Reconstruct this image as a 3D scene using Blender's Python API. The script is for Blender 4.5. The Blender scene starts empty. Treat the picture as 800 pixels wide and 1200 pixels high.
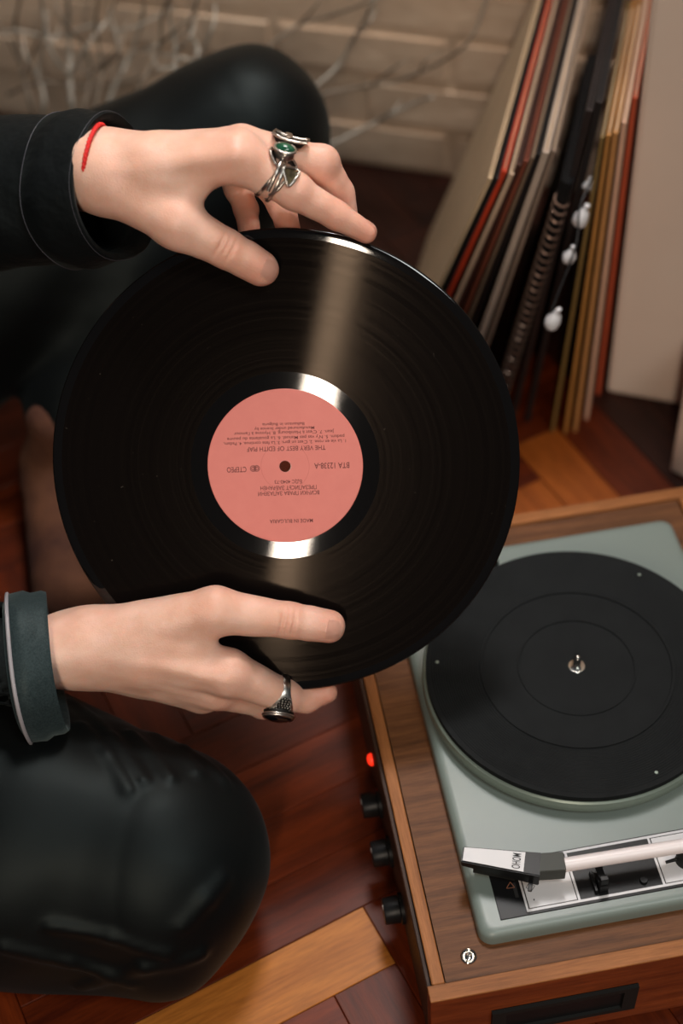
import bpy, bmesh, math, random
import numpy as np
from mathutils import Vector, Matrix

random.seed(7)
D = bpy.data
COL = bpy.context.scene.collection
SC = bpy.context.scene
PI = math.pi

# ------------------------------------------------------------------ camera
F_PX = 1667.0
PITCH, ROLL, CAM_H = 0.8323, -0.07903, 0.9280
fw0 = np.array([0, math.cos(PITCH), -math.sin(PITCH)])
rt0 = np.array([1.0, 0, 0])
up0 = np.cross(rt0, fw0)
RT = math.cos(ROLL) * rt0 + math.sin(ROLL) * up0
UP = -math.sin(ROLL) * rt0 + math.cos(ROLL) * up0
FW = fw0
CAM = np.array([0, 0, CAM_H])

cam_d = D.cameras.new('camera')
cam = D.objects.new('camera', cam_d)
COL.objects.link(cam)
M = Matrix.Identity(4)
for i in range(3):
    M[i][0], M[i][1], M[i][2], M[i][3] = RT[i], UP[i], -FW[i], CAM[i]
cam.matrix_world = M
cam_d.sensor_fit = 'VERTICAL'
cam_d.sensor_height = 36.0
cam_d.sensor_width = 24.0
cam_d.lens = F_PX / 1200 * 36.0
cam_d.clip_start = 0.05
cam_d.dof.use_dof = True
cam_d.dof.focus_distance = 0.90
cam_d.dof.aperture_fstop = 3.2
SC.camera = cam

# ------------------------------------------------------------------ light
SC.view_settings.view_transform = 'Standard'
SC.view_settings.look = 'None'
SC.view_settings.gamma = 1.0
SC.view_settings.use_curve_mapping = False
SC.view_settings.exposure = 0.0
world = D.worlds.new('room_daylight')
SC.world = world
world.use_nodes = True
wb = world.node_tree.nodes['Background']
wb.inputs[0].default_value = (0.75, 0.85, 1.0, 1)
wb.inputs[1].default_value = 0.045


def area_light(name, loc, target, sx, sy, power, color, upright=(0, 0, 1)):
    l = D.lights.new(name, 'AREA')
    l.shape = 'RECTANGLE'
    l.size, l.size_y = sx, sy
    l.energy = power
    l.color = color
    o = D.objects.new(name, l)
    COL.objects.link(o)
    z = (Vector(loc) - Vector(target)).normalized()
    x = Vector(upright).cross(z).normalized()
    y = z.cross(x)
    o.matrix_world = Matrix(((x.x, y.x, z.x, loc[0]), (x.y, y.y, z.y, loc[1]), (x.z, y.z, z.z, loc[2]), (0, 0, 0, 1)))
    return o


# daylight from the high window over the brick wall and the narrow window behind the photographer
area_light('high_window_daylight', (0.34, 1.16, 1.75), (-0.05, 0.60, 0.15), 0.55, 0.45, 50, (1.0, 0.97, 0.95))
area_light('rear_window_daylight', (-0.255, -1.4, 1.50), (-0.04, 0.63, 0.3), 0.062, 1.0, 22, (1.0, 0.84, 0.68), (0.176, 0, 1))
area_light('added_rear_fill', (0.72, -0.60, 2.45), (0.05, 0.95, 0.2), 0.6, 0.6, 19, (0.95, 1.0, 0.97))  # added fill lamp for wall and sleeves, angled to the cool groove sheen

# ------------------------------------------------------------------ pixel helpers (turn a picture point into a world point)
def ray(px, py):
    return FW + (px - 400) / F_PX * RT - (py - 600) / F_PX * UP


def at_depth(px, py, d):
    return CAM + d * ray(px, py)


def at_z(px, py, z):
    d = ray(px, py)
    return CAM + (z - CAM_H) / d[2] * d


# record pose
rc = np.array([-0.03612, 0.02925, 0.91183])
rn = np.array([-0.03099, -0.19403, -1.0])
rn = rn / np.linalg.norm(rn)
REC_C = CAM + rc[0] * RT + rc[1] * UP + rc[2] * FW
REC_N = rn[0] * RT + rn[1] * UP + rn[2] * FW
REC_U = RT - RT.dot(REC_N) * REC_N
REC_U /= np.linalg.norm(REC_U)
REC_V = np.cross(REC_N, REC_U)


def at_rec(px, py, w):
    """point above the record face by w metres along the record's normal"""
    d = ray(px, py)
    c = REC_C + w * REC_N
    return CAM + ((c - CAM).dot(REC_N) / d.dot(REC_N)) * d


# ------------------------------------------------------------------ materials
def lin(r, g, b):
    f = lambda c: (c / 255 / 12.92) if c <= 10 else ((c / 255 + 0.055) / 1.055) ** 2.4
    return (f(r), f(g), f(b), 1)


def mat(name, color, rough=0.5, metal=0.0, spec=0.5, **kw):
    m = D.materials.new(name)
    m.use_nodes = True
    b = m.node_tree.nodes['Principled BSDF']
    b.inputs['Base Color'].default_value = color
    b.inputs['Roughness'].default_value = rough
    b.inputs['Metallic'].default_value = metal
    b.inputs['Specular IOR Level'].default_value = spec
    for k, v in kw.items():
        b.inputs[k.replace('_', ' ')].default_value = v
    return m


class NT:
    def __init__(self, m):
        self.m = m
        self.t = m.node_tree
        self.b = self.t.nodes['Principled BSDF']

    def n(self, kind, **kw):
        nd = self.t.nodes.new('ShaderNode' + kind)
        for k, v in kw.items():
            setattr(nd, k, v)
        return nd

    def l(self, a, b):
        self.t.links.new(a, b)

    def coord(self, scale=(1, 1, 1), which='Object', rot=(0, 0, 0)):
        tc = self.n('TexCoord')
        mp = self.n('Mapping')
        mp.inputs['Scale'].default_value = scale
        mp.inputs['Rotation'].default_value = rot
        self.l(tc.outputs[which], mp.inputs[0])
        return mp.outputs[0]

    def noise(self, vec, scale, detail=4, rough=0.55):
        nz = self.n('TexNoise')
        nz.inputs['Scale'].default_value = scale
        nz.inputs['Detail'].default_value = detail
        nz.inputs['Roughness'].default_value = rough
        if vec is not None:
            self.l(vec, nz.inputs['Vector'])
        return nz.outputs['Fac']

    def ramp(self, fac, stops, interp='LINEAR'):
        r = self.n('ValToRGB')
        r.color_ramp.interpolation = interp
        e = r.color_ramp.elements
        while len(e) < len(stops):
            e.new(0.5)
        for i, (p, c) in enumerate(stops):
            e[i].position = p
            e[i].color = c if len(c) == 4 else (*c, 1)
        self.l(fac, r.inputs[0])
        return r.outputs[0]

    def bump(self, fac, strength=0.3, dist=0.001):
        bp = self.n('Bump')
        bp.inputs['Strength'].default_value = strength
        bp.inputs['Distance'].default_value = dist
        self.l(fac, bp.inputs['Height'])
        self.l(bp.outputs[0], self.b.inputs['Normal'])

    def mix(self, a, b, fac, mode='MIX'):
        mx = self.n('Mix', data_type='RGBA', blend_type=mode)
        for s, x in ((0, fac), (6, a), (7, b)):
            if hasattr(x, 'is_linked'):
                self.l(x, mx.inputs[s])
            else:
                mx.inputs[s].default_value = x
        return mx.outputs[2]

    def color(self, sock):
        self.l(sock, self.b.inputs['Base Color'])


def g(v):
    return (v, v, v, 1)


def noisy(name, c1, c2, scale, rough=0.6, bump=0.2, bdist=0.001, stretch=(1, 1, 1), detail=4, **kw):
    m = mat(name, c1, rough, **kw)
    t = NT(m)
    f = t.noise(t.coord(stretch), scale, detail)
    t.color(t.ramp(f, [(0.3, c1), (0.7, c2)]))
    if bump:
        t.bump(f, bump, bdist)
    return m


def wood(name, c1, c2, grain=(60, 5, 60), rough=0.45, per_object=0.0, spec=0.18, rot=(0, 0, 0)):
    m = mat(name, c1, rough, spec=spec)
    t = NT(m)
    v = t.coord(grain, rot=rot)
    if per_object:
        oi = t.n('ObjectInfo')
        ad = t.n('VectorMath', operation='ADD')
        sc = t.n('VectorMath', operation='SCALE')
        cb = t.n('CombineXYZ')
        for i in range(3):
            t.l(oi.outputs['Random'], cb.inputs[i])
        t.l(cb.outputs[0], sc.inputs[0])
        sc.inputs['Scale'].default_value = 37.0
        t.l(v, ad.inputs[0])
        t.l(sc.outputs[0], ad.inputs[1])
        v = ad.outputs[0]
    f = t.noise(v, 1.0, 6, 0.6)
    c = t.ramp(f, [(0.3, c1), (0.68, c2)])
    fine = t.noise(v, 7.0, 3, 0.7)
    c = t.mix(c, t.ramp(fine, [(0.35, g(0.55)), (0.6, g(1.0))]), 0.6, 'MULTIPLY')
    if per_object:
        oi2 = t.n('ObjectInfo')
        k = t.ramp(oi2.outputs['Random'], [(0.0, (1 - per_object, 1 - per_object * 1.05, 1 - per_object * 1.1, 1)), (1.0, (1.0, 1.0, 1.0, 1))])
        c = t.mix(c, k, 1.0, 'MULTIPLY')
    t.color(c)
    t.bump(fine, 0.15, 0.0006)
    return m


MT = {}
MT['parquet'] = wood('parquet_red', lin(80, 26, 7), lin(122, 48, 14), (7, 80, 80), 0.42, 0.4, spec=0.2)
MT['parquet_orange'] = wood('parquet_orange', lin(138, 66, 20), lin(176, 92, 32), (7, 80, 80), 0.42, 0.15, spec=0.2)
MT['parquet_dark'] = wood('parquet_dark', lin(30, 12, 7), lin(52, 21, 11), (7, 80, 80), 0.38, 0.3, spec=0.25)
MT['parquet_pale'] = wood('parquet_pale', lin(158, 92, 34), lin(188, 116, 48), (5, 60, 60), 0.42, spec=0.2)
MT['floor_gap'] = mat('floor_gap', lin(30, 15, 8), 0.9)
MT['brick'] = noisy('painted_brick', lin(206, 178, 152), lin(218, 192, 166), 30, 0.6, 0.5, 0.004)
MT['mortar'] = noisy('painted_mortar', lin(198, 170, 144), lin(210, 184, 158), 60, 0.75, 0.3, 0.002)
MT['plaster'] = noisy('white_plaster', lin(206, 184, 168), lin(213, 192, 176), 8, 0.6, 0.05)
MT['skirting'] = mat('dark_skirting', lin(40, 20, 14), 0.5)
MT['deck'] = wood('deck_veneer', lin(80, 49, 29), lin(120, 77, 46), (7, 120, 120), 0.5)
MT['rail'] = wood('rail_veneer', lin(132, 80, 42), lin(170, 110, 64), (120, 6, 120), 0.5)
MT['rail_x'] = wood('rail_veneer_cross', lin(132, 80, 42), lin(170, 110, 64), (6, 120, 120), 0.5)
MT['front'] = wood('red_veneer', lin(104, 44, 20), lin(142, 68, 32), (8, 90, 90), 0.35)
MT['fascia'] = wood('dark_fascia', lin(52, 36, 28), lin(72, 50, 40), (90, 8, 90), 0.5)
MT['green'] = noisy('sage_enamel', lin(112, 123, 118), lin(118, 129, 123), 3, 0.38, 0)
MT['platter'] = mat('platter_metal', lin(126, 138, 128), 0.35, 0.3)
MT['rubber'] = noisy('rubber_mat', lin(20, 22, 23), lin(25, 27, 28), 40, 0.7, 0.1, 0.0005, spec=0.12)
MT['steel'] = mat('polished_steel', lin(215, 212, 205), 0.18, 1.0)
MT['black'] = mat('black_plastic', lin(18, 18, 19), 0.38, spec=0.2)
MT['blackmat'] = mat('matte_black_plastic', lin(28, 28, 27), 0.55, spec=0.2)
MT['olive'] = mat('olive_black_plastic', lin(58, 60, 55), 0.45, spec=0.2)
MT['white'] = mat('white_plate', lin(206, 204, 206), 0.45)
MT['arm'] = mat('pinkish_white_arm', lin(232, 222, 222), 0.35)
MT['ink'] = mat('black_ink', lin(28, 26, 26), 0.6)
MT['lamp'] = mat('red_lamp', lin(255, 30, 10), 0.3)
MT['lamp'].node_tree.nodes['Principled BSDF'].inputs['Emission Color'].default_value = (1, 0.03, 0.01, 1)
MT['lamp'].node_tree.nodes['Principled BSDF'].inputs['Emission Strength'].default_value = 1.6
MT['label'] = noisy('coral_label', lin(214, 116, 106), lin(218, 121, 110), 90, 0.5, 0.05, 0.0003)
MT['print'] = mat('maroon_print', lin(105, 40, 38), 0.6)
MT['rule'] = mat('pale_print', lin(200, 104, 96), 0.6)
MT['silver'] = noisy('worn_silver', lin(205, 198, 190), lin(160, 152, 144), 350, 0.28, 0.15, 0.0003, metal=1.0)
MT['silver_dark'] = mat('oxidised_silver', lin(40, 38, 36), 0.5, 0.8)
MT['jade'] = noisy('green_stone', lin(20, 62, 44), lin(38, 92, 66), 300, 0.12, 0)
MT['onyx'] = mat('black_stone', lin(12, 12, 14), 0.08)
MT['smoky'] = noisy('smoky_stone', lin(40, 34, 26), lin(96, 86, 62), 400, 0.15, 0)
MT['thread'] = noisy('red_thread', lin(205, 22, 24), lin(235, 48, 40), 900, 0.7, 0.4, 0.0006)
MT['piping'] = mat('grey_piping', lin(150, 146, 150), 0.4)
MT['stitch'] = mat('dull_stitching', lin(64, 64, 70), 0.6)
MT['hair'] = noisy('dark_hair', lin(34, 24, 18), lin(52, 36, 26), 120, 0.5, 0.5, 0.003, stretch=(1, 1, 0.1))
MT['nail'] = mat('fingernail', lin(240, 194, 174), 0.22)
MT['branch_pale'] = noisy('pale_bark', lin(184, 176, 164), lin(156, 147, 134), 80, 0.7, 0.3)
MT['branch_dark'] = noisy('grey_bark', lin(140, 124, 108), lin(112, 98, 84), 80, 0.7, 0.3)


def skin_mat():
    m = mat('skin', lin(222, 176, 152), 0.46, spec=0.4)
    t = NT(m)
    at = t.n('Attribute', attribute_name='flush')
    v = t.coord()
    f = t.noise(v, 70, 4)
    base = t.ramp(f, [(0.3, lin(223, 179, 157)), (0.7, lin(233, 193, 174))])
    big = t.noise(v, 32, 3)
    base = t.mix(base, t.ramp(big, [(0.35, (1.0, 0.90, 0.86, 1)), (0.65, (1, 1, 1, 1))]), 0.8, 'MULTIPLY')
    c = t.mix(base, lin(206, 112, 88), at.outputs['Fac'])
    t.color(c)
    vo = t.n('TexVoronoi')
    vo.inputs['Scale'].default_value = 900
    t.l(v, vo.inputs['Vector'])
    ad = t.n('Math', operation='MULTIPLY_ADD')
    t.l(f, ad.inputs[0])
    ad.inputs[1].default_value = 2.0
    t.l(vo.outputs['Distance'], ad.inputs[2])
    t.bump(ad.outputs[0], 0.18, 0.0006)
    b = t.b
    b.inputs['Subsurface Weight'].default_value = 0.35
    b.inputs['Subsurface Radius'].default_value = (1.0, 0.35, 0.2)
    b.inputs['Subsurface Scale'].default_value = 0.005
    return m


def satin(name, c1, c2, rough, sheen=0.0, wscale=12, wdist=0.004, bumps=0.3):
    m = mat(name, c1, rough, spec=0.17)
    t = NT(m)
    v = t.coord()
    f = t.noise(v, wscale, 3)
    fine = t.noise(v, 900, 2)
    t.color(t.ramp(fine, [(0.35, c1), (0.65, c2)]))
    t.bump(f, bumps, wdist)
    t.b.inputs['Specular Tint'].default_value = (0.78, 0.92, 0.90, 1)
    t.b.inputs['Sheen Weight'].default_value = sheen
    t.b.inputs['Sheen Roughness'].default_value = 0.45
    t.b.inputs['Sheen Tint'].default_value = (0.75, 0.9, 0.88, 1)
    return m


MT['skin'] = skin_mat()
MT['trousers'] = satin('black_satin', lin(6, 7, 8), lin(9, 11, 12), 0.52, 0.03)
MT['jacket'] = satin('black_jacket_cloth', lin(5, 6, 8), lin(8, 10, 12), 0.7, 0.02, 40, 0.006, 0.5)
MT['cuff_teal'] = satin('teal_black_cuff', lin(30, 40, 42), lin(44, 55, 57), 0.5, 0.15, 60, 0.003, 0.4)


def vinyl_mat():
    """pressed vinyl: circular grooves, with smoother rings between the tracks"""
    m = mat('grooved_vinyl', lin(13, 11, 10), 0.3, spec=0.022)
    t = NT(m)
    tc = t.n('TexCoord')
    sp = t.n('SeparateXYZ')
    t.l(tc.outputs['Object'], sp.inputs[0])
    cb = t.n('CombineXYZ')
    t.l(sp.outputs[0], cb.inputs[0])
    t.l(sp.outputs[1], cb.inputs[1])
    ln = t.n('VectorMath', operation='LENGTH')
    t.l(cb.outputs[0], ln.inputs[0])
    r = ln.outputs['Value']
    nz = t.n('TexNoise', noise_dimensions='1D')
    nz.inputs['Scale'].default_value = 260
    nz.inputs['Detail'].default_value = 5
    nz.inputs['Roughness'].default_value = 0.75
    t.l(r, nz.inputs['W'])
    rr = t.n('MapRange')
    t.l(nz.outputs['Fac'], rr.inputs[0])
    rr.inputs[1].default_value, rr.inputs[2].default_value = 0.3, 0.7
    rr.inputs[3].default_value, rr.inputs[4].default_value = 0.065, 0.105
    t.l(rr.outputs[0], t.b.inputs['Roughness'])
    tg = t.n('Tangent', direction_type='RADIAL', axis='Z')
    t.l(tg.outputs[0], t.b.inputs['Tangent'])
    t.b.inputs['Anisotropic'].default_value = 0.97
    t.b.inputs['Specular Tint'].default_value = (1.0, 0.78, 0.60, 1)
    t.b.inputs['Anisotropic Rotation'].default_value = 0.25
    nd = t.noise(tc.outputs['Object'], 260, 2)
    du = t.ramp(nd, [(0.74, lin(14, 11, 10)), (0.80, lin(60, 54, 48))])
    t.color(du)
    return m


MT['vinyl'] = vinyl_mat()
MT['vinyl_smooth'] = mat('smooth_vinyl', lin(13, 11, 10), 0.03, spec=0.5)
_t = NT(MT['vinyl_smooth'])
_tg = _t.n('Tangent', direction_type='RADIAL', axis='Z')
_t.l(_tg.outputs[0], _t.b.inputs['Tangent'])
MT['vinyl_smooth'].node_tree.nodes['Principled BSDF'].inputs['Anisotropic'].default_value = 0.0
MT['vinyl_smooth'].node_tree.nodes['Principled BSDF'].inputs['Anisotropic Rotation'].default_value = 0.25

# ------------------------------------------------------------------ mesh helpers
def unit(v):
    v = np.asarray(v, float)
    return v / np.linalg.norm(v)


def link(name, me, m=None, parent=None, smooth=False, ang=None):
    o = D.objects.new(name, me)
    COL.objects.link(o)
    if m is not None:
        me.materials.append(MT[m] if isinstance(m, str) else m)
    if parent is not None:
        o.parent = parent
    if smooth and len(me.polygons):
        me.polygons.foreach_set('use_smooth', [True] * len(me.polygons))
        if ang:
            me.set_sharp_from_angle(angle=math.radians(ang))
    return o


def from_bm(name, bm, m=None, parent=None, smooth=False, ang=None):
    me = D.meshes.new(name)
    bmesh.ops.recalc_face_normals(bm, faces=bm.faces)
    bm.to_mesh(me)
    bm.free()
    return link(name, me, m, parent, smooth, ang)


def add_box(bm, lo, hi, mtx=None):
    vs = [bm.verts.new((x, y, z)) for x in (lo[0], hi[0]) for y in (lo[1], hi[1]) for z in (lo[2], hi[2])]
    if mtx is not None:
        for v in vs:
            v.co = mtx @ v.co
    fs = [(0, 1, 3, 2), (4, 6, 7, 5), (0, 4, 5, 1), (2, 3, 7, 6), (0, 2, 6, 4), (1, 5, 7, 3)]
    return [bm.faces.new([vs[i] for i in f]) for f in fs]


def box(name, lo, hi, m, parent=None, bevel=0.0, seg=2, mtx=None):
    bm = bmesh.new()
    add_box(bm, lo, hi, mtx)
    if bevel:
        bmesh.ops.bevel(bm, geom=bm.edges[:], offset=bevel, segments=seg, affect='EDGES', profile=0.6)
    return from_bm(name, bm, m, parent)


def add_prism(bm, poly, z0, z1):
    a = [bm.verts.new((x, y, z0)) for x, y in poly]
    b = [bm.verts.new((x, y, z1)) for x, y in poly]
    bm.faces.new(list(reversed(a)))
    bm.faces.new(b)
    n = len(poly)
    for i in range(n):
        bm.faces.new((a[i], a[(i + 1) % n], b[(i + 1) % n], b[i]))


def add_lathe(bm, prof, seg=64, mtx=None, close_top=False, close_bot=False, mats=None):
    rings = []
    for r, z in prof:
        ring = []
        if r < 1e-7:
            v = bm.verts.new((0, 0, z))
            if mtx is not None:
                v.co = mtx @ v.co
            rings.append([v])
            continue
        for k in range(seg):
            a = 2 * PI * k / seg
            v = bm.verts.new((r * math.cos(a), r * math.sin(a), z))
            if mtx is not None:
                v.co = mtx @ v.co
            ring.append(v)
        rings.append(ring)
    for i in range(len(rings) - 1):
        p, q = rings[i], rings[i + 1]
        for k in range(seg):
            k2 = (k + 1) % seg
            if len(p) == 1 and len(q) == 1:
                continue
            if len(p) == 1:
                f = bm.faces.new((p[0], q[k], q[k2]))
            elif len(q) == 1:
                f = bm.faces.new((p[k], q[0], p[k2]))
            else:
                f = bm.faces.new((p[k], q[k], q[k2], p[k2]))
            if mats:
                f.material_index = mats[i]


def lathe(name, prof, m, parent=None, seg=64, mtx=None, ang=35):
    bm = bmesh.new()
    add_lathe(bm, prof, seg, mtx)
    return from_bm(name, bm, m, parent, True, ang)


def frame_from(t, up=(0, 0, 1)):
    t = Vector(t).normalized()
    u = Vector(up)
    if abs(t.dot(u.normalized())) > 0.97:
        u = Vector((0, 1, 0))
    x = u.cross(t).normalized()
    y = t.cross(x).normalized()
    return t, x, y


def add_tube(bm, pts, radii, seg=8, closed=False, up=(0, 0, 1), flat=1.0):
    pts = [Vector(p) for p in pts]
    n = len(pts)
    if not hasattr(radii, '__len__'):
        radii = [radii] * n
    rings = []
    px = None
    for i in range(n):
        if closed:
            t = pts[(i + 1) % n] - pts[i - 1]
        else:
            t = pts[min(i + 1, n - 1)] - pts[max(i - 1, 0)]
        t.normalize()
        if px is None:
            t, x, y = frame_from(t, up)
        else:
            x = (px - t * px.dot(t)).normalized()
            y = t.cross(x)
        px = x
        rings.append([bm.verts.new(pts[i] + radii[i] * (x * math.cos(2 * PI * k / seg) + flat * y * math.sin(2 * PI * k / seg))) for k in range(seg)])
    m = n if closed else n - 1
    for i in range(m):
        p, q = rings[i], rings[(i + 1) % n]
        for k in range(seg):
            bm.faces.new((p[k], p[(k + 1) % seg], q[(k + 1) % seg], q[k]))
    if not closed:
        bm.faces.new(list(reversed(rings[0])))
        bm.faces.new(rings[-1])


def tube(name, pts, radii, m, parent=None, seg=8, closed=False, up=(0, 0, 1), flat=1.0):
    bm = bmesh.new()
    add_tube(bm, pts, radii, seg, closed, up, flat)
    return from_bm(name, bm, m, parent, True, 60)


def catmull(pts, per=6, closed=False):
    pts = [np.array(p, float) for p in pts]
    n = len(pts)
    out = []
    m = n if closed else n - 1
    for i in range(m):
        if closed:
            p0, p1, p2, p3 = pts[i - 1], pts[i], pts[(i + 1) % n], pts[(i + 2) % n]
        else:
            p0, p1, p2, p3 = pts[max(i - 1, 0)], pts[i], pts[i + 1], pts[min(i + 2, n - 1)]
        for k in range(per):
            t = k / per
            out.append(0.5 * (2 * p1 + (p2 - p0) * t + (2 * p0 - 5 * p1 + 4 * p2 - p3) * t * t + (3 * p1 - p0 - 3 * p2 + p3) * t ** 3))
    if not closed:
        out.append(pts[-1])
    return out


def empty(name, loc=(0, 0, 0), rotz=0.0):
    o = D.objects.new(name, None)
    COL.objects.link(o)
    o.location = loc
    o.rotation_euler = (0, 0, rotz)
    return o


def tag(o, label=None, cat=None, group=None, kind=None):
    if label:
        o['label'] = label
    if cat:
        o['category'] = cat
    if group:
        o['group'] = group
    if kind:
        o['kind'] = kind
    return o


def text_mesh(txt, size, width=None, align='CENTER', shear=0.0):
    cu = D.curves.new('lettering', 'FONT')
    # Cyrillic capitals that share a Latin shape take the cleaner Latin outline
    cu.body = txt.translate(str.maketrans('АВЕКМНОРСТХЪ', 'ABEKMHOPCTXb'))
    cu.size = size
    cu.align_x = align
    cu.align_y = 'CENTER'
    cu.resolution_u = 4
    cu.offset = size * 0.006
    cu.shear = shear
    o = D.objects.new('lettering', cu)
    COL.objects.link(o)
    dg = bpy.context.evaluated_depsgraph_get()
    me = D.meshes.new_from_object(o.evaluated_get(dg))
    D.objects.remove(o)
    if width and len(me.vertices):
        xs = [v.co.x for v in me.vertices]
        s = width / max(1e-6, max(xs) - min(xs))
        for v in me.vertices:
            v.co.x *= s
    return me


# ------------------------------------------------------------------ signed-distance sculpting
def sd_cone(P, a, b, ra, rb):
    a = np.asarray(a, np.float32)
    b = np.asarray(b, np.float32)
    ab = b - a
    L2 = float(ab.dot(ab)) + 1e-12
    t = np.clip(((P - a) @ ab) / L2, 0, 1)
    q = P - a - t[:, None] * ab
    return np.sqrt((q * q).sum(1)) - (ra + (rb - ra) * t)


def smin(a, b, k):
    h = np.clip(0.5 + 0.5 * (b - a) / k, 0, 1)
    return b + (a - b) * h - k * h * (1 - h)


def sd_ell(P, c, r, R=None):
    q = P - np.asarray(c, np.float32)
    if R is not None:
        q = q @ np.asarray(R, np.float32).T
    r = np.asarray(r, np.float32)
    k0 = np.sqrt(((q / r) ** 2).sum(1))
    k1 = np.sqrt(((q / (r * r)) ** 2).sum(1)) + 1e-9
    return k0 * (k0 - 1) / k1


def chain(P, pts, radii, k=0.003):
    d = None
    for i in range(len(pts) - 1):
        e = sd_cone(P, pts[i], pts[i + 1], radii[i], radii[i + 1])
        d = e if d is None else smin(d, e, k)
    return d


def iso_mesh(fn, lo, hi, h, block=8, lip=1.6):
    """naive surface nets on a sparse grid"""
    lo = np.array(lo, float)
    nb = np.ceil((np.array(hi) - lo) / (h * block)).astype(int)
    n = nb * block
    bi = np.stack(np.meshgrid(*[np.arange(k) for k in nb], indexing='ij'), -1).reshape(-1, 3)
    cen = (lo + (bi * block + (block - 1) / 2) * h).astype(np.float32)
    dc = fn(cen)
    rad = h * block * 0.5 * math.sqrt(3) * lip + h
    G = np.repeat(np.repeat(np.repeat(np.where(dc > 0, 1.0, -1.0).reshape(nb), block, 0), block, 1), block, 2).astype(np.float32)
    act = bi[np.abs(dc) < rad]
    loc = np.stack(np.meshgrid(*[np.arange(block)] * 3, indexing='ij'), -1).reshape(-1, 3)
    for s in range(0, len(act), 600):
        idx = (act[s:s + 600, None, :] * block + loc[None]).reshape(-1, 3)
        G[idx[:, 0], idx[:, 1], idx[:, 2]] = fn((lo + idx * h).astype(np.float32))
    S = G < 0
    c = [S[i:n[0] - 1 + i, j:n[1] - 1 + j, k:n[2] - 1 + k] for i in (0, 1) for j in (0, 1) for k in (0, 1)]
    cnt = sum(x.astype(np.int8) for x in c)
    cells = np.argwhere((cnt > 0) & (cnt < 8))
    vid = -np.ones(tuple(n - 1), np.int32)
    vid[cells[:, 0], cells[:, 1], cells[:, 2]] = np.arange(len(cells))
    acc = np.zeros((len(cells), 3))
    num = np.zeros(len(cells))
    corners = [(i, j, k) for i in (0, 1) for j in (0, 1) for k in (0, 1)]
    val = {o: G[cells[:, 0] + o[0], cells[:, 1] + o[1], cells[:, 2] + o[2]] for o in corners}
    for a in corners:
        for ax in range(3):
            if a[ax] == 0:
                b = list(a)
                b[ax] = 1
                va, vb = val[a], val[tuple(b)]
                cr = (va < 0) != (vb < 0)
                t = np.where(cr, va / np.where(cr, va - vb, 1), 0)
                p = np.tile(np.array(a, float), (len(cells), 1))
                p[:, ax] += t
                acc += np.where(cr[:, None], p, 0)
                num += cr
    V = lo + (cells + acc / num[:, None]) * h
    faces = []
    for ax in range(3):
        sl0 = [slice(None)] * 3
        sl1 = [slice(None)] * 3
        sl0[ax] = slice(0, n[ax] - 1)
        sl1[ax] = slice(1, n[ax])
        A, B = S[tuple(sl0)], S[tuple(sl1)]
        e = np.argwhere(A != B)
        o1, o2 = (ax + 1) % 3, (ax + 2) % 3
        e = e[(e[:, o1] > 0) & (e[:, o2] > 0) & (e[:, o1] < n[o1] - 1) & (e[:, o2] < n[o2] - 1)]
        ins = A[e[:, 0], e[:, 1], e[:, 2]]

        def q(d1, d2):
            x = e.copy()
            x[:, o1] -= d1
            x[:, o2] -= d2
            return vid[x[:, 0], x[:, 1], x[:, 2]]
        quad = np.stack([q(1, 1), q(0, 1), q(0, 0), q(1, 0)], 1)
        quad[~ins] = quad[~ins][:, ::-1]
        faces.append(quad)
    Fc = np.concatenate(faces)
    Fc = Fc[(Fc >= 0).all(1)]
    return V, Fc


def np_mesh(name, V, Fc):
    me = D.meshes.new(name)
    me.vertices.add(len(V))
    me.vertices.foreach_set('co', np.asarray(V, np.float32).ravel())
    me.loops.add(len(Fc) * 4)
    me.loops.foreach_set('vertex_index', np.asarray(Fc, np.int32).ravel())
    me.polygons.add(len(Fc))
    me.polygons.foreach_set('loop_start', np.arange(0, len(Fc) * 4, 4, dtype=np.int32))
    me.polygons.foreach_set('use_smooth', np.ones(len(Fc), bool))
    me.update()
    me.validate()
    return me


def wave3(P, s, seed=0.0):
    x, y, z = P[:, 0] * s + seed, P[:, 1] * s + seed * 1.7, P[:, 2] * s - seed
    return (np.sin(x * 1.3 + 2.1 * np.sin(y * 0.9)) + np.sin(y * 1.7 + 1.6 * np.sin(z * 1.1 + x * 0.4)) + np.sin(z * 1.4 + 1.9 * np.sin(x * 0.8 - y * 0.5))) / 3


# ================================================================== SETTING
WALL_ANG = math.radians(-21.2)
WD = np.array([math.cos(WALL_ANG), math.sin(WALL_ANG), 0])      # along the brick wall
WB = np.array([-WD[1], WD[0], 0])                                # into the wall
WALL_P = at_z(374, 185, 0.0)


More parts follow.
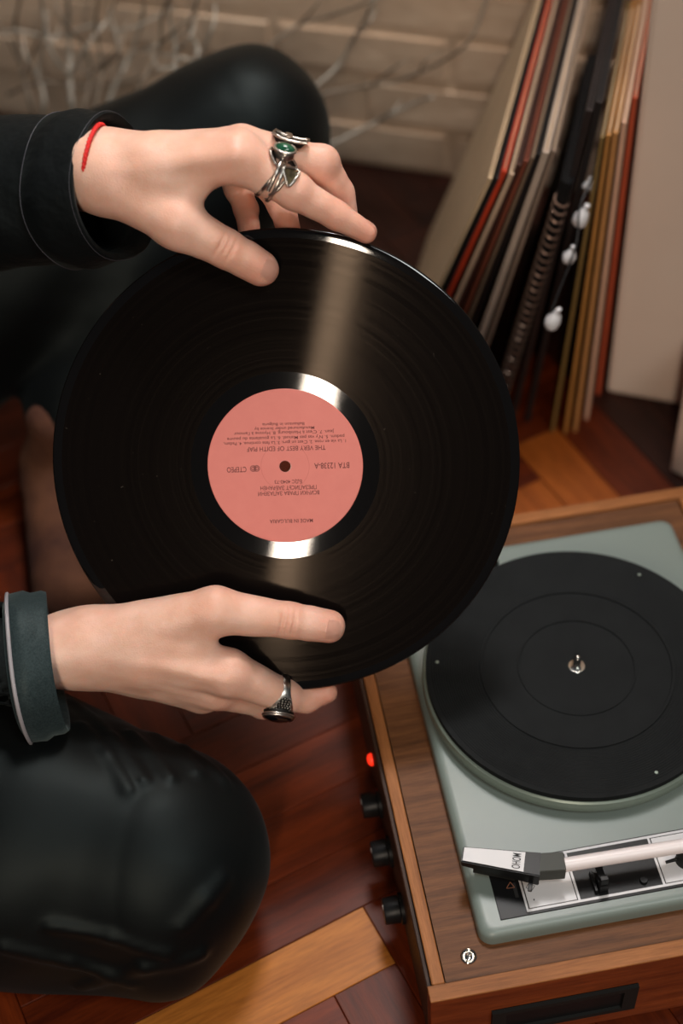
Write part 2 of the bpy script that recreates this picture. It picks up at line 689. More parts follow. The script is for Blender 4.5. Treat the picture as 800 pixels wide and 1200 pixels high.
def build_floor():
    bm = bmesh.new()
    add_box(bm, (-2.6, -2.2, -0.06), (2.6, 2.4, -0.006))
    fl = from_bm('floor', bm, 'floor_gap')
    tag(fl, kind='structure')
    W, L = 0.0476, 0.2856
    ang = math.radians(24.2)
    da = np.array([math.cos(ang), math.sin(ang)])
    db = np.array([-da[1], da[0]])
    corner = at_z(425, 1062, 0)[:2]
    org = corner - L * da - W * db
    bm = bmesh.new()
    add_box(bm, (0.0002, 0.0002, -0.006), (L - 0.0002, W - 0.0002, 0))
    bmesh.ops.bevel(bm, geom=[e for e in bm.edges if all(v.co.z > -0.001 for v in e.verts)], offset=0.0005, segments=1, affect='EDGES')
    me = D.meshes.new('parquet_block')
    bmesh.ops.recalc_face_normals(bm, faces=bm.faces)
    bm.to_mesh(me)
    bm.free()
    me.materials.append(MT['parquet'])
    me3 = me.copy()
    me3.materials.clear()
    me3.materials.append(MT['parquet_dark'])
    me2 = me.copy()
    me2.materials.clear()
    me2.materials.append(MT['parquet_pale'])
    def covers(kind, p, q):
        x, y = (da, db) if kind == 0 else (db, -da)
        return 0 < np.dot(q - p, x) < L and 0 < np.dot(q - p, y) < W
    cand = []
    for i in range(-60, 61):
        for j in range(-14, 15):
            a0, b0 = i * W + j * L, i * W - j * L
            for kind in (0, 1):
                if kind == 0:
                    p = org + a0 * da + b0 * db
                    c = p + L / 2 * da + W / 2 * db
                else:
                    # block turned a quarter, lying against the end of the first
                    p = org + (a0 + L + W) * da + (b0 + W - L) * db
                    c = org + (a0 + L + W / 2) * da + (b0 + W - L / 2) * db
                if -2.2 < c[0] < 2.2 and -1.6 < c[1] < 1.9 and np.dot(c - WALL_P[:2], WB[:2]) < 0.12:
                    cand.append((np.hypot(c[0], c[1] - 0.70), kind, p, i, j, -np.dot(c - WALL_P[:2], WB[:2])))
    cand.sort(key=lambda q: q[0])
    rest = cand[295:]
    cand = cand[:295]
    bm = bmesh.new()
    for _, kind, p, i, j, dw in rest:
        mx = Matrix.Translation((p[0], p[1], 0)) @ Matrix.Rotation(ang if kind == 0 else ang + PI / 2, 4, 'Z')
        add_box(bm, (0.0004, 0.0004, -0.006), (L - 0.0004, W - 0.0004, 0), mx)
    tag(from_bm('parquet_beyond', bm, 'parquet', fl), kind='stuff')
    pale = [(0, 0, 0)]
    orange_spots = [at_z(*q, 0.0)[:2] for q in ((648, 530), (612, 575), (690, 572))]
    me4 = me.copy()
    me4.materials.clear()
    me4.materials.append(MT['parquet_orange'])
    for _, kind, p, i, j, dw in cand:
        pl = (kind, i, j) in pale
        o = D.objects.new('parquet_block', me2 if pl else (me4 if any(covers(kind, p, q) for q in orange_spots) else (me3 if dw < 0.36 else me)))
        COL.objects.link(o)
        o.parent = fl
        o.location = (p[0], p[1], 0)
        o.rotation_euler = (0, 0, ang if kind == 0 else ang + PI / 2)
        if pl:
            o['label'] = 'pale golden parquet block'
    print('parquet', len(cand))
    return fl


def build_walls():
    bm = bmesh.new()
    R = Matrix.Rotation(WALL_ANG, 4, 'Z')
    wl = empty('wall_back', (WALL_P[0], WALL_P[1], 0), WALL_ANG)
    tag(wl, kind='structure')
    add_box(bm, (-1.5, 0.0022, 0), (1.5, 0.14, 2.2))
    from_bm('mortar_bed', bm, 'mortar', wl)
    H, L, J = 0.0490, 0.19, 0.0065
    random.seed(3)
    meshes = []
    for q in range(6):
        bm = bmesh.new()
        add_box(bm, (0, 0, 0), (L, 0.03, H))
        bmesh.ops.bevel(bm, geom=bm.edges[:], offset=0.0035, segments=2, affect='EDGES')
        for v in bm.verts:
            v.co.y += random.uniform(-0.0012, 0.0012)
            v.co.z += random.uniform(-0.001, 0.001)
        me = D.meshes.new('brick')
        bmesh.ops.recalc_face_normals(bm, faces=bm.faces)
        bm.to_mesh(me)
        bm.free()
        me.materials.append(MT['brick'])
        meshes.append(me)
    n = 0
    for r in range(21):
        off = 0.0 if r % 2 else (L + J) / 2
        for k in range(-7, 7):
            if n >= 298:
                break
            o = D.objects.new('brick', random.choice(meshes))
            COL.objects.link(o)
            o.parent = wl
            o.location = (k * (L + J) + off + 0.06, random.uniform(-0.002, 0.002), 0.004 + r * (H + J))
            n += 1
    # white pier on the right, standing out from the brick wall
    pc = at_z(710, 460, 0.0)
    pier = empty('wall_right', (pc[0], pc[1], 0), WALL_ANG)
    tag(pier, kind='structure')
    box('pier_face', (0, 0, 0), (0.50, 0.36, 2.2), 'plaster', pier, 0.005)
    return pc


# ================================================================== TURNTABLE
TH = 0.11011
TU = np.array([math.cos(TH), math.sin(TH)])
TV = np.array([-math.sin(TH), math.cos(TH)])
T0U, T0V = 0.2847, 0.7189                                         # plinth centre


def build_turntable():
    c = (T0U * TU + T0V * TV) * 0.75
    root = empty('turntable', (c[0], c[1], 0), TH)
    root.scale = (0.75, 0.75, 0.75)
    tag(root, 'wooden cased record player with sage green deck and black mat on the parquet', 'record player')
    U = lambda u: u - T0U
    V = lambda v: v - T0V
    zt = 0.120
    u0, u1, v0, v1 = 0.0935, 0.4760, 0.4690, 0.9688
    rw = 0.0137
    # case
    box('case_bottom', (U(u0) + 0.004, V(v0) + 0.004, 0.013), (U(u1) - 0.004, V(v1) - 0.004, 0.022), 'blackmat', root)
    box('front_panel', (U(u0) - 0.001, V(v0), 0.013), (U(u1), V(v0) + 0.0137, zt), 'front', root, 0.0006, 1)
    box('front_rail', (U(u0) - 0.001, V(v0) - 0.0004, zt - 0.0015), (U(u1), V(v0) + 0.0135, zt + 0.0006), 'rail_x', root, 0.0005, 1)
    box('left_panel', (U(u0) + 0.0035, V(v0) + 0.0137, 0.013), (U(u0) + rw, V(v1), zt - 0.002), 'fascia', root, 0.0005, 1)
    box('left_rail', (U(u0) + 0.0030, V(v0) + 0.0139, zt - 0.002), (U(u0) + rw, V(v1) - rw, zt), 'rail', root, 0.0008, 1)
    box('control_fascia', (U(u0) - 0.001, V(v0) + 0.0142, 0.020), (U(u0) + 0.0034, V(v1) - 0.004, zt - 0.006), 'fascia', root, 0.0008, 1)
    box('back_panel', (U(u0), V(v1) - rw, 0.013), (U(u1), V(v1), zt), 'rail_x', root, 0.0008, 1)
    box('right_panel', (U(u1) - rw, V(v0) + 0.0138, 0.013), (U(u1), V(v1) - rw, zt), 'rail', root, 0.0008, 1)
    box('deck_board', (U(u0) + rw + 0.0012, V(v0) + 0.0150, 0.100), (U(u1) - rw - 0.0012, V(v1) - rw - 0.0012, zt - 0.003), 'deck', root)
    for sx in (u0 + 0.03, u1 - 0.03):
        for sy in (v0 + 0.03, v1 - 0.03):
            lathe('foot', [(0, 0), (0.012, 0), (0.013, 0.004), (0.013, 0.013), (0, 0.013)], 'blackmat', root, 20, Matrix.Translation((U(sx), U(0) * 0 + V(sy), 0)))
    # recessed handle in the front panel
    hd = box('handle_recess', (U(0.1437), V(v0) - 0.0012, 0.038), (U(0.2690), V(v0) + 0.001, 0.0815), 'black', root, 0.0008, 1)
    bm = bmesh.new()
    a, b, zz0, zz1 = U(0.1437), U(0.2690), 0.038, 0.0815
    for lo, hi in (((a, -0.004, zz1 - 0.006), (b, 0, zz1)), ((a, -0.004, zz0), (b, 0, zz0 + 0.006)), ((a, -0.004, zz0 + 0.006), (a + 0.012, 0, zz1 - 0.006)), ((b - 0.012, -0.004, zz0 + 0.006), (b, 0, zz1 - 0.006))):
        add_box(bm, (lo[0], V(v0) + lo[1], lo[2]), (hi[0], V(v0) + hi[1], hi[2]))
    from_bm('handle_frame', bm, 'blackmat', hd)
    # controls on the left face
    for vv, r in ((0.7000, 0.0125), (0.6480, 0.0125), (0.5900, 0.0125)):
        mtx = Matrix.Translation((U(u0) - 0.001, V(vv), 0.047)) @ Matrix.Rotation(-PI / 2, 4, 'Y')
        kn = lathe('control_knob', [(0, 0), (0.0145, 0), (0.0145, 0.003), (r, 0.004), (r * 0.96, 0.0165), (r * 0.9, 0.018), (0, 0.018)], 'black', root, 28, mtx)
        box('pointer', (0.004, -0.0006, 0.0178), (0.011, 0.0006, 0.0184), 'white', kn, mtx=mtx)
    mtx = Matrix.Translation((U(u0) - 0.001, V(0.741), 0.060)) @ Matrix.Rotation(-PI / 2, 4, 'Y')
    tag(lathe('indicator_lamp', [(0, 0), (0.006, 0), (0.006, 0.001), (0.005, 0.003), (0.003, 0.0042), (0, 0.0046)], 'lamp', root, 20, mtx), 'small glowing red lamp')
    # screw with cup washer
    mtx = Matrix.Translation((U(0.1316), V(0.5025), zt - 0.003))
    sc = lathe('screw_cup', [(0, 0.0005), (0.0040, 0.0005), (0.0046, 0.0014), (0.0058, 0.0022), (0.0068, 0.0012), (0.0070, 0)], 'steel', root, 32, mtx)
    bm = bmesh.new()
    add_lathe(bm, [(0, 0.0028), (0.0022, 0.0026), (0.0036, 0.0016), (0.0038, 0.0006)], 24, mtx)
    s1 = from_bm('screw_head', bm, 'steel', sc, True, 40)
    box('screw_slot', (-0.003, -0.0005, 0.0024), (0.003, 0.0005, 0.00295), 'ink', sc, mtx=mtx @ Matrix.Rotation(0.9, 4, 'Z'))

    # pressed metal chassis with rounded shoulders
    def rrect(x0, x1, y0, y1, r, n=6):
        out = []
        for cx, cy, a0 in ((x1 - r, y1 - r, 0), (x0 + r, y1 - r, PI / 2), (x0 + r, y0 + r, PI), (x1 - r, y0 + r, 1.5 * PI)):
            for k in range(n + 1):
                a = a0 + PI / 2 * k / n
                out.append((cx + r * math.cos(a), cy + r * math.sin(a)))
        return out
    zc = 0.1315
    bm = bmesh.new()
    rings = []
    for ins, z in ((0.0, zt - 0.004), (0.0, zt + 0.0055), (0.0008, zt + 0.0080), (0.0026, zt + 0.0103), (0.0052, zc), (0.009, zc), (0.012, zc)):
        rings.append([bm.verts.new((x, y, z)) for x, y in rrect(U(0.1434) + ins, U(0.4410) - ins, V(0.5087) + ins, V(0.9214) - ins, 0.012 - ins * 0.5)])
    for p, q in zip(rings, rings[1:]):
        for k in range(len(p)):
            bm.faces.new((p[k], p[(k + 1) % len(p)], q[(k + 1) % len(p)], q[k]))
    bm.faces.new(rings[-1])
    from_bm('chassis', bm, 'green', root, True, 50)
    # platter, mat, spindle
    pm = Matrix.Translation((U(0.28933), V(0.74252), 0))
    lathe('platter', [(0, 0.138), (0.128, 0.138), (0.1335, 0.1345), (0.1420, 0.1355), (0.1432, 0.1375), (0.1432, 0.1450), (0.1424, 0.1480), (0.1408, 0.1492), (0, 0.1492)], 'platter', root, 128, pm)
    z = 0.155
    prof = [(0, z - 0.0008), (0.004, z - 0.0008), (0.0525, z - 0.0010), (0.0528, z + 0.0002), (0.0545, z + 0.0002), (0.0548, z - 0.0008),
            (0.0865, z - 0.0008), (0.0868, z + 0.0006), (0.0895, z + 0.0006), (0.0898, z - 0.0006)]
    for k in range(20):
        r = 0.0910 + k * 0.0022
        prof += [(r, z - 0.0003), (r + 0.0008, z + 0.0001), (r + 0.0015, z + 0.0001), (r + 0.0020, z - 0.0003)]
    prof += [(0.1362, z), (0.1398, z), (0.1400, z - 0.0010), (0.1400, 0.1490), (0, 0.1490)]
    mt = lathe('rubber_mat', prof, 'rubber', root, 128, pm)
    for k in range(3):
        a = 2.9 + k * 2 * PI / 3
        lathe('mat_dimple', [(0, 0.0004), (0.0014, 0.0003), (0.0018, -0.0002)], 'platter', mt, 12, pm @ Matrix.Translation((0.129 * math.cos(a), 0.129 * math.sin(a), z)))
    lathe('spindle', [(0.0075, 0.150), (0.0075, 0.1552), (0.0040, 0.1560), (0.0034, 0.1565), (0.0034, 0.1655), (0.0028, 0.1680), (0.0014, 0.1695), (0, 0.170)], 'steel', root, 24, pm)
    # small stop at the far side of the platter
    box('shipping_clip', (U(0.247), V(0.889), zc), (U(0.252), V(0.895), zc + 0.014), 'blackmat', root, 0.001)

    # control strip beside the platter
    zs = zc + 0.0008
    strip = box('control_strip', (U(0.1630), V(0.5215), zc - 0.001), (U(0.4300), V(0.5735), zs), 'black', root, 0.0004, 1)
    bm = bmesh.new()
    for lo, hi in (((0.1862, 0.5240), (0.4290, 0.5262)), ((0.1862, 0.5700), (0.4290, 0.5722)), ((0.1862, 0.5262), (0.1880, 0.5700)), ((0.2305, 0.5262), (0.2325, 0.5700)), ((0.3035, 0.5262), (0.3055, 0.5700)), ((0.3560, 0.5262), (0.3580, 0.5700))):
        add_box(bm, (U(lo[0]), V(lo[1]), zs - 0.0004), (U(hi[0]), V(hi[1]), zs + 0.0005))
    from_bm('strip_frame', bm, 'white', strip)
    box('white_plate', (U(0.1890), V(0.5270), zs - 0.0004), (U(0.2296), V(0.5692), zs + 0.0006), 'white', strip)
    box('white_plate', (U(0.3064), V(0.5270), zs - 0.0004), (U(0.3552), V(0.5692), zs + 0.0006), 'white', strip)
    # diamond mark and dots
    bm = bmesh.new()
    cx, cy, r = U(0.1945), V(0.5455), 0.0038
    zz = zs + 0.0007

    def ring_mark(pts, w):
        for k in range(len(pts)):
            a = Vector((*pts[k], zz))
            b = Vector((*pts[(k + 1) % len(pts)], zz))
            nrm = Vector((-(b - a).y, (b - a).x, 0)).normalized() * w
            bm.faces.new([bm.verts.new(x) for x in (a - nrm, b - nrm, b + nrm, a + nrm)])
    ring_mark([(cx - r, cy), (cx, cy - r), (cx + r, cy), (cx, cy + r)], 0.00022)
    ring_mark([(cx - r * 0.4, cy + 0.0002), (cx - 0.0001, cy - 0.001), (cx + r * 0.5, cy + 0.0014)], 0.00016)
    for k in range(10):
        pass
    pts = [(U(0.1945) + 0.0007 * math.cos(t), V(0.5335) + 0.0011 * math.sin(t)) for t in (0.2, 1.6, 3.1, 4.7)]
    bm.faces.new([bm.verts.new((x, y, zz)) for x, y in pts])
    from_bm('printed_marks', bm, 'ink', strip)
    # orange outlined triangle on the black end
    bm = bmesh.new()
    ring_mark([(U(0.1745), V(0.5480)), (U(0.1815), V(0.5475)), (U(0.1790), V(0.5530))], 0.00025)
    from_bm('triangle_mark', bm, noisy('copper_print', lin(150, 96, 70), lin(150, 96, 70), 10, 0.5, 0), strip)
    box('slot', (U(0.1800), V(0.5385), zs - 0.0002), (U(0.1830), V(0.5520), zs + 0.0004), 'ink', strip, mtx=None)
    lathe('stop_button', [(0, 0.003), (0.0030, 0.003), (0.0034, 0.002), (0.0034, 0)], 'black', strip, 16, Matrix.Translation((U(0.2885), V(0.5325), zs)))
    # arm rest post with a fork
    bm = bmesh.new()
    add_box(bm, (U(0.2490), V(0.5290), zs), (U(0.2570), V(0.5400), zs + 0.010))
    add_box(bm, (U(0.2495), V(0.5300), zs + 0.010), (U(0.2565), V(0.5345), zs + 0.0190))
    add_box(bm, (U(0.2500), V(0.5345), zs + 0.010), (U(0.2560), V(0.5530), zs + 0.0125))
    add_box(bm, (U(0.2455), V(0.5290), zs), (U(0.2485), V(0.5480), zs + 0.004))
    bmesh.ops.bevel(bm, geom=bm.edges[:], offset=0.0006, segments=1, affect='EDGES')
    from_bm('arm_rest', bm, 'black', root, True, 30)
    # speed lever on the second plate
    lv = lathe('speed_switch', [(0, 0.010), (0.0075, 0.010), (0.0085, 0.008), (0.0090, 0)], 'blackmat', root, 24, Matrix.Translation((U(0.3290), V(0.5440), zs)))
    tube('lever', [(U(0.3290), V(0.5440), zs + 0.006), (U(0.3215), V(0.5440), zs + 0.005), (U(0.3110), V(0.5435), zs + 0.004)], [0.0024, 0.0018, 0.0014], 'black', lv, 8)

    # tonearm
    za = 0.1545
    arm = empty('tonearm')
    arm.parent = root
    tube('arm_tube', [(U(0.2190), V(0.5487), za), (U(0.4080), V(0.5440), za + 0.001)], 0.0060, 'arm', arm, 20)
    lathe('pivot_base', [(0, 0.030), (0.012, 0.030), (0.0135, 0.028), (0.0140, 0.012), (0.0185, 0.009), (0.0190, 0)], 'blackmat', arm, 36, Matrix.Translation((U(0.4080), V(0.5440), zc)))
    tube('counterweight', [(U(0.4200), V(0.5436), za), (U(0.4560), V(0.5428), za)], 0.010, 'black', arm, 24)
    # collar block between shell and tube
    hx, hy = U(0.1935), V(0.5525)                                   # join of shell and collar
    ta = math.atan2(V(0.5487) - hy, U(0.2235) - hx)
    cm = Matrix.Translation((hx, hy, za)) @ Matrix.Rotation(ta, 4, 'Z')
    cl = box('arm_collar', (-0.004, -0.0085, -0.0085), (0.0300, 0.0085, 0.0072), 'olive', arm, 0.0006, 1, mtx=cm)
    # headshell: tapered open-bottomed box, narrowing to the free end
    e = (U(0.1415), V(0.5715))
    s = (hx, hy)
    dx = Vector((e[0] - s[0], e[1] - s[1], 0))
    L = dx.length
    hm = Matrix.Translation((s[0], s[1], za)) @ Matrix.Rotation(math.atan2(dx.y, dx.x), 4, 'Z')
    bm = bmesh.new()

    def frustum(x0, x1, w0, w1, zb0, zb1, zt0, zt1):
        vs = [bm.verts.new(hm @ Vector(q)) for q in ((x0, -w0, zb0), (x0, w0, zb0), (x1, w1, zb1), (x1, -w1, zb1), (x0, -w0, zt0), (x0, w0, zt0), (x1, w1, zt1), (x1, -w1, zt1))]
        for f in ((0, 1, 2, 3), (4, 7, 6, 5), (0, 4, 5, 1), (1, 5, 6, 2), (2, 6, 7, 3), (3, 7, 4, 0)):
            bm.faces.new([vs[i] for i in f])
    frustum(-0.010, L, 0.0110, 0.0072, -0.0090, -0.0005, 0.0078, 0.0072)
    bmesh.ops.bevel(bm, geom=bm.edges[:], offset=0.0008, segments=2, affect='EDGES')
    hs = from_bm('headshell', bm, 'black', arm, True, 40)
    # white name plate
    bm = bmesh.new()
    vs = [bm.verts.new(hm @ Vector(q)) for q in ((0.0035, -0.0088, 0.0079), (0.0035, 0.0092, 0.0079), (L - 0.0012, 0.0062, 0.00745), (L - 0.0012, -0.0060, 0.00745))]
    bm.faces.new(vs)
    vs2 = [bm.verts.new(v.co + Vector((0, 0, 0.0004))) for v in vs]
    bm.faces.new(vs2)
    for k in range(4):
        bm.faces.new((vs[k], vs[(k + 1) % 4], vs2[(k + 1) % 4], vs2[k]))
    from_bm('shell_plate', bm, 'white', hs)
    me = text_mesh('МОНО', 0.0100, 0.0140)
    me.transform(hm @ Matrix.Translation((0.0105, 0.0003, 0.00855)) @ Matrix.Rotation(PI / 2, 4, 'Z') @ Matrix.Scale(1, 4))
    link('shell_lettering', me, 'ink', hs)
    # finger lift and cartridge
    fl_ = box('finger_lift', (-0.0050, 0.0085, -0.0035), (-0.0015, 0.0205, -0.0015), 'black', hs, 0.0005, 1, mtx=hm)
    bm = bmesh.new()
    hm2 = hm
    frustum(0.010, L - 0.010, 0.0062, 0.0050, -0.0150, -0.0130, -0.0070, -0.0040)
    from_bm('cartridge', bm, 'blackmat', hs)
    return root


# ================================================================== RECORD
def rec_matrix():
    m = Matrix.Identity(4)
    for i in range(3):
        m[i][0], m[i][1], m[i][2], m[i][3] = REC_U[i], REC_V[i], REC_N[i], REC_C[i]
    return m


def build_record():
    root = empty('vinyl_record')
    root.matrix_world = rec_matrix()
    tag(root, 'black vinyl record with coral pink centre label held between two hands', 'vinyl record')
    # disc: profile of half thickness on both faces; z=0 is the playing face near the camera
    prof = [(0.0036, -0.0004), (0.0500, -0.0004), (0.0502, -0.0004), (0.0560, -0.0004), (0.0600, -0.0004), (0.0606, -0.0004),
            (0.1440, -0.0004), (0.1456, -0.00038), (0.1470, -0.00036), (0.1489, -0.00040), (0.1496, -0.0007), (0.1500, -0.0011),
            (0.1497, -0.0017), (0.1490, -0.0022), (0.1440, -0.0018), (0.0606, -0.0018), (0.0500, -0.0022), (0.0036, -0.0020), (0.0036, -0.0004)]
    mats = [1, 1, 1, 1, 1, 0, 1, 1, 1, 1, 1, 1, 1, 0, 1, 1, 1, 1]
    bm = bmesh.new()
    add_lathe(bm, prof, 192, mats=mats)
    disc = from_bm('disc', bm, 'vinyl', root, True, 50)
    disc.data.materials.append(MT['vinyl_smooth'])
    bm = bmesh.new()
    add_lathe(bm, [(0.0037, -0.0004), (0.0037, 0.0001), (0.0496, 0.0001), (0.0499, -0.0002), (0.0499, -0.0004)], 128)
    lab = from_bm('label', bm, 'label', root, True, 40)
    bm = bmesh.new()
    add_lathe(bm, [(0.0153, 0.00011), (0.0153, 0.00014), (0.0156, 0.00014), (0.0156, 0.00011)], 96)
    from_bm('pressing_ring', bm, 'rule', lab)
    # lettering, printed upside down as the record is held
    px = 1 / 1827.0
    lines = [('Balkanton in Bulgaria', 0, -50, 49, 2.3), ('Manufactured under licence by', 1, -45, 70, 2.3),
             ("Jean. 7. C'est à Hambourg. 8. Hymne à l'amour", 0, -40, 117, 2.5), ("padam. 5. N'y vas pas Manuel. 6. La goualante du pauvre", 2, -34, 137, 2.5),
             ("1. La vie en rose. 2. C'est un gars. 3. La fete continue. 4. Padam,", 1, -28.5, 143, 2.5), ('THE VERY BEST OF EDITH PIAF', 2, -21.5, 92, 3.6),
             ('BTA 12338-A', 55, 0, 41, 4.6), ('СТЕРЕО', -57, 2, 23, 4.2), ('БДС 4040-73', 3, 18, 32, 2.8),
             ('ПРЕЗАПИСЪТ ЗАБРАНЕН', 3, 25, 66, 3.2), ('ВСИЧКИ ПРАВА ЗАПАЗЕНИ', 3, 31.5, 72, 3.2), ('MADE IN BULGARIA', 5, 65, 51, 3.0)]
    bm = bmesh.new()
    base = Matrix.Rotation(math.radians(1.8), 4, 'Z')
    for txt, dx, dy, w, size in lines:
        me = text_mesh(txt, size * 0.001 * 1.15, w * px)
        me.transform(base @ Matrix.Translation((dx * px, -dy * px, 0.00018)) @ Matrix.Rotation(PI, 4, 'Z'))
        bm.from_mesh(me)
        D.meshes.remove(me)
    for cx in (-37.5, -33.5):
        for rr in (3.4, 1.9):
            add_lathe(bm, [((rr - 0.35) * px, 0.00016), ((rr - 0.35) * px, 0.00019), ((rr + 0.35) * px, 0.00019), ((rr + 0.35) * px, 0.00016)], 24, base @ Matrix.Translation((cx * px, -1.5 * px, 0)))
    pr = from_bm('printed_text', bm, 'print', lab)
    # stamped matrix characters in the dead wax
    bm = bmesh.new()
    for k, ch in enumerate('BTA 12338'):
        if ch == ' ':
            continue
        me = text_mesh(ch, 0.0026)
        a = math.radians(-72 + k * 5)
        me.transform(Matrix.Translation((0.0545 * math.cos(a), 0.0545 * math.sin(a), 0.00008)) @ Matrix.Rotation(a + PI / 2, 4, 'Z'))
        bm.from_mesh(me)
        D.meshes.remove(me)
    from_bm('stamped_number', bm, 'vinyl_smooth', disc)
    return root


# ================================================================== SLEEVES
def build_sleeves(pc):
    pc = np.array([pc[0], pc[1], 0.0])
    SD = np.array([math.cos(math.radians(73.5)), math.sin(math.radians(73.5)), 0])      # from front edge to back edge
    LD = np.array([SD[1], -SD[0], 0])                                                      # the way they lean

    def stand(e, lean, top, h, th):
        """matrix of a leaning cover: x runs back to the wall, y up the cover, z its thickness"""
        a = math.radians(lean)
        upv = math.sin(a) * LD + math.cos(a) * np.array([0, 0, 1.0])
        nv = np.cross(SD, upv)
        F = pc - (top + h * math.sin(a)) * LD - e * SD
        mt = Matrix.Identity(4)
        for k in range(3):
            mt[k][0], mt[k][1], mt[k][2], mt[k][3] = SD[k], upv[k], nv[k], F[k]
        mt[2][3] = max(0.0, -nv[2]) * th + 0.0002
        return mt
    # colour, look, advance towards the camera, lean (deg), thickness, height, depth
    rows = [
        ((176, 74, 44), 'brick red album sleeve flat against the white pier', 0.005, 0.6, 0.004, 0.315, 0.205),
        ((204, 160, 134), 'pale pink cream album sleeve near the white pier', 0.040, 1.0, 0.004, 0.315, 0.205),
        ((176, 122, 70), 'golden tan album sleeve between ochre and pink ones', 0.058, 1.6, 0.0045, 0.317, 0.205),
        ((166, 112, 54), 'ochre album sleeve, second of the upright bundle', 0.062, 2.2, 0.004, 0.317, 0.205),
        ((118, 92, 48), 'olive tan album sleeve, first of the upright bundle', 0.062, 3.6, 0.0035, 0.315, 0.205),
        ((18, 13, 13), 'tallest near black album sleeve ahead of the tan bundle', 0.052, 6.6, 0.006, 0.340, 0.315),
        ((30, 20, 18), 'tall black brown album sleeve right of the spiral notebook', 0.055, 8.0, 0.006, 0.335, 0.315),
        None,
        ((126, 106, 92), 'grey brown album sleeve touching the thick grey white one', 0.074, 13.0, 0.004, 0.315, 0.315),
        ((176, 156, 140), 'thick grey white album sleeve in the middle of the stack', 0.076, 13.6, 0.006, 0.315, 0.315),
        ((16, 14, 15), 'black glossy album sleeve before the thick grey white one', 0.078, 15.2, 0.003, 0.317, 0.315),
        ((112, 92, 74), 'dull tan album sleeve behind the rust brown one', 0.082, 15.8, 0.003, 0.317, 0.315),
        ((110, 54, 36), 'rust brown album sleeve next to the dark brown one', 0.086, 16.4, 0.004, 0.317, 0.315),
        ((58, 30, 22), 'dark brown album sleeve beside the thin cream sleeve', 0.090, 17.2, 0.004, 0.317, 0.315),
        ((188, 160, 134), 'thin cream album sleeve between the orange red and dark brown ones', 0.094, 18.0, 0.004, 0.312, 0.315),
        ((182, 54, 24), 'bright orange red album sleeve behind the outermost black sleeve', 0.098, 18.7, 0.0045, 0.318, 0.315),
        ((20, 18, 20), 'black album sleeve lying against the back of the beige one', 0.102, 19.2, 0.003, 0.315, 0.315),
        ((186, 160, 128), 'beige album sleeve, outermost of the stack, its whole cover in view', 0.108, 19.8, 0.004, 0.320, 0.315),
    ]
    top = 0.001
    nb_top = 0.0
    for i, row in enumerate(rows):
        if row is None:
            nb_top = top + 0.002
            top += 0.0172
            continue
        c, lb, e, lean, th, h, S = row
        m = noisy('sleeve_card', lin(*c), lin(*[int(x * 0.92) for x in c]), 25, 0.5, 0.1, 0.0006)
        o = empty('record_sleeve')
        th *= 0.86
        top += th / math.cos(math.radians(lean)) + 0.0012
        o.matrix_world = stand(e, lean, top, h, th)
        tag(o, lb, 'record sleeve', 'record sleeves leaning in the corner')
        bm = bmesh.new()
        # folded card: two boards joined at spine and foot, mouth open at the top
        add_box(bm, (0, 0, 0), (S, h, th * 0.3))
        add_box(bm, (0, 0, th * 0.7), (S, h, th))
        add_box(bm, (0, 0, th * 0.3), (0.004, h, th * 0.7))
        add_box(bm, (S - 0.004, 0, th * 0.3), (S, h, th * 0.7))
        add_box(bm, (0, 0, th * 0.3), (S, 0.004, th * 0.7))
        from_bm('card_cover', bm, m, o)
        bm = bmesh.new()
        add_box(bm, (0.006, 0.006, th * 0.34), (S - 0.006, h - 0.003, th * 0.66))
        pap = noisy('inner_paper', lin(196, 170, 142), lin(186, 158, 130), 30, 0.6, 0)
        if sum(c) < 240:
            pap = m
        from_bm('inner_sleeve', bm, pap, o)
        if i in (5, 7, len(rows) - 1):
            P = o.matrix_world @ Vector((0, h, 0))
            d = np.array(P) - CAM
            print('top front corner', lb, 400 + F_PX * d.dot(RT) / d.dot(FW), 600 - F_PX * d.dot(UP) / d.dot(FW), 'e', e)

    # spiral notebook
    lean, th = 10.8, 0.0100
    mt = stand(0.072, lean, nb_top + 0.0120, 0.28, th)
    nb = empty('spiral_notebook')
    nb.matrix_world = mt
    tag(nb, 'black spiral bound notebook with a wire coil among the sleeves', 'notebook')
    box('front_cover', (0.006, 0, 0), (0.20, 0.28, 0.0012), 'black', nb)
    box('pages', (0.008, 0.003, 0.0014), (0.198, 0.277, th - 0.0014), 'black', nb)
    box('back_cover', (0.006, 0, th - 0.0012), (0.20, 0.28, th), 'black', nb)
    pts = []
    turns = 32
    for k in range(turns * 10 + 1):
        t = k / 10
        an = 2 * PI * t
        pts.append((0.005 + 0.0070 * math.cos(an), 0.010 + t * 0.0080, th / 2 + 0.0060 * math.sin(an)))
    tube('wire_coil', pts, 0.0009, mat('coil_wire', lin(150, 120, 104), 0.35, 0.6), nb, 5)
    # string of white paper tassels hanging between the sleeves
    st = empty('tassel_string')
    tag(st, 'thin cord with white tassels hanging down between the record sleeves', 'string')
    spots = [(690, 213), (683, 250), (669, 296), (650, 371)]
    P = [at_depth(x, y, 1.105 - 0.00012 * (y - 200)) for x, y in spots]
    cord = [P[0] + np.array([0.01, 0.02, 0.02])] + [p + np.array([0.003 * (-1) ** i, 0, 0.006]) for i, p in enumerate(P)]
    tube('cord', catmull(cord, 6), 0.0008, 'black', st, 6)
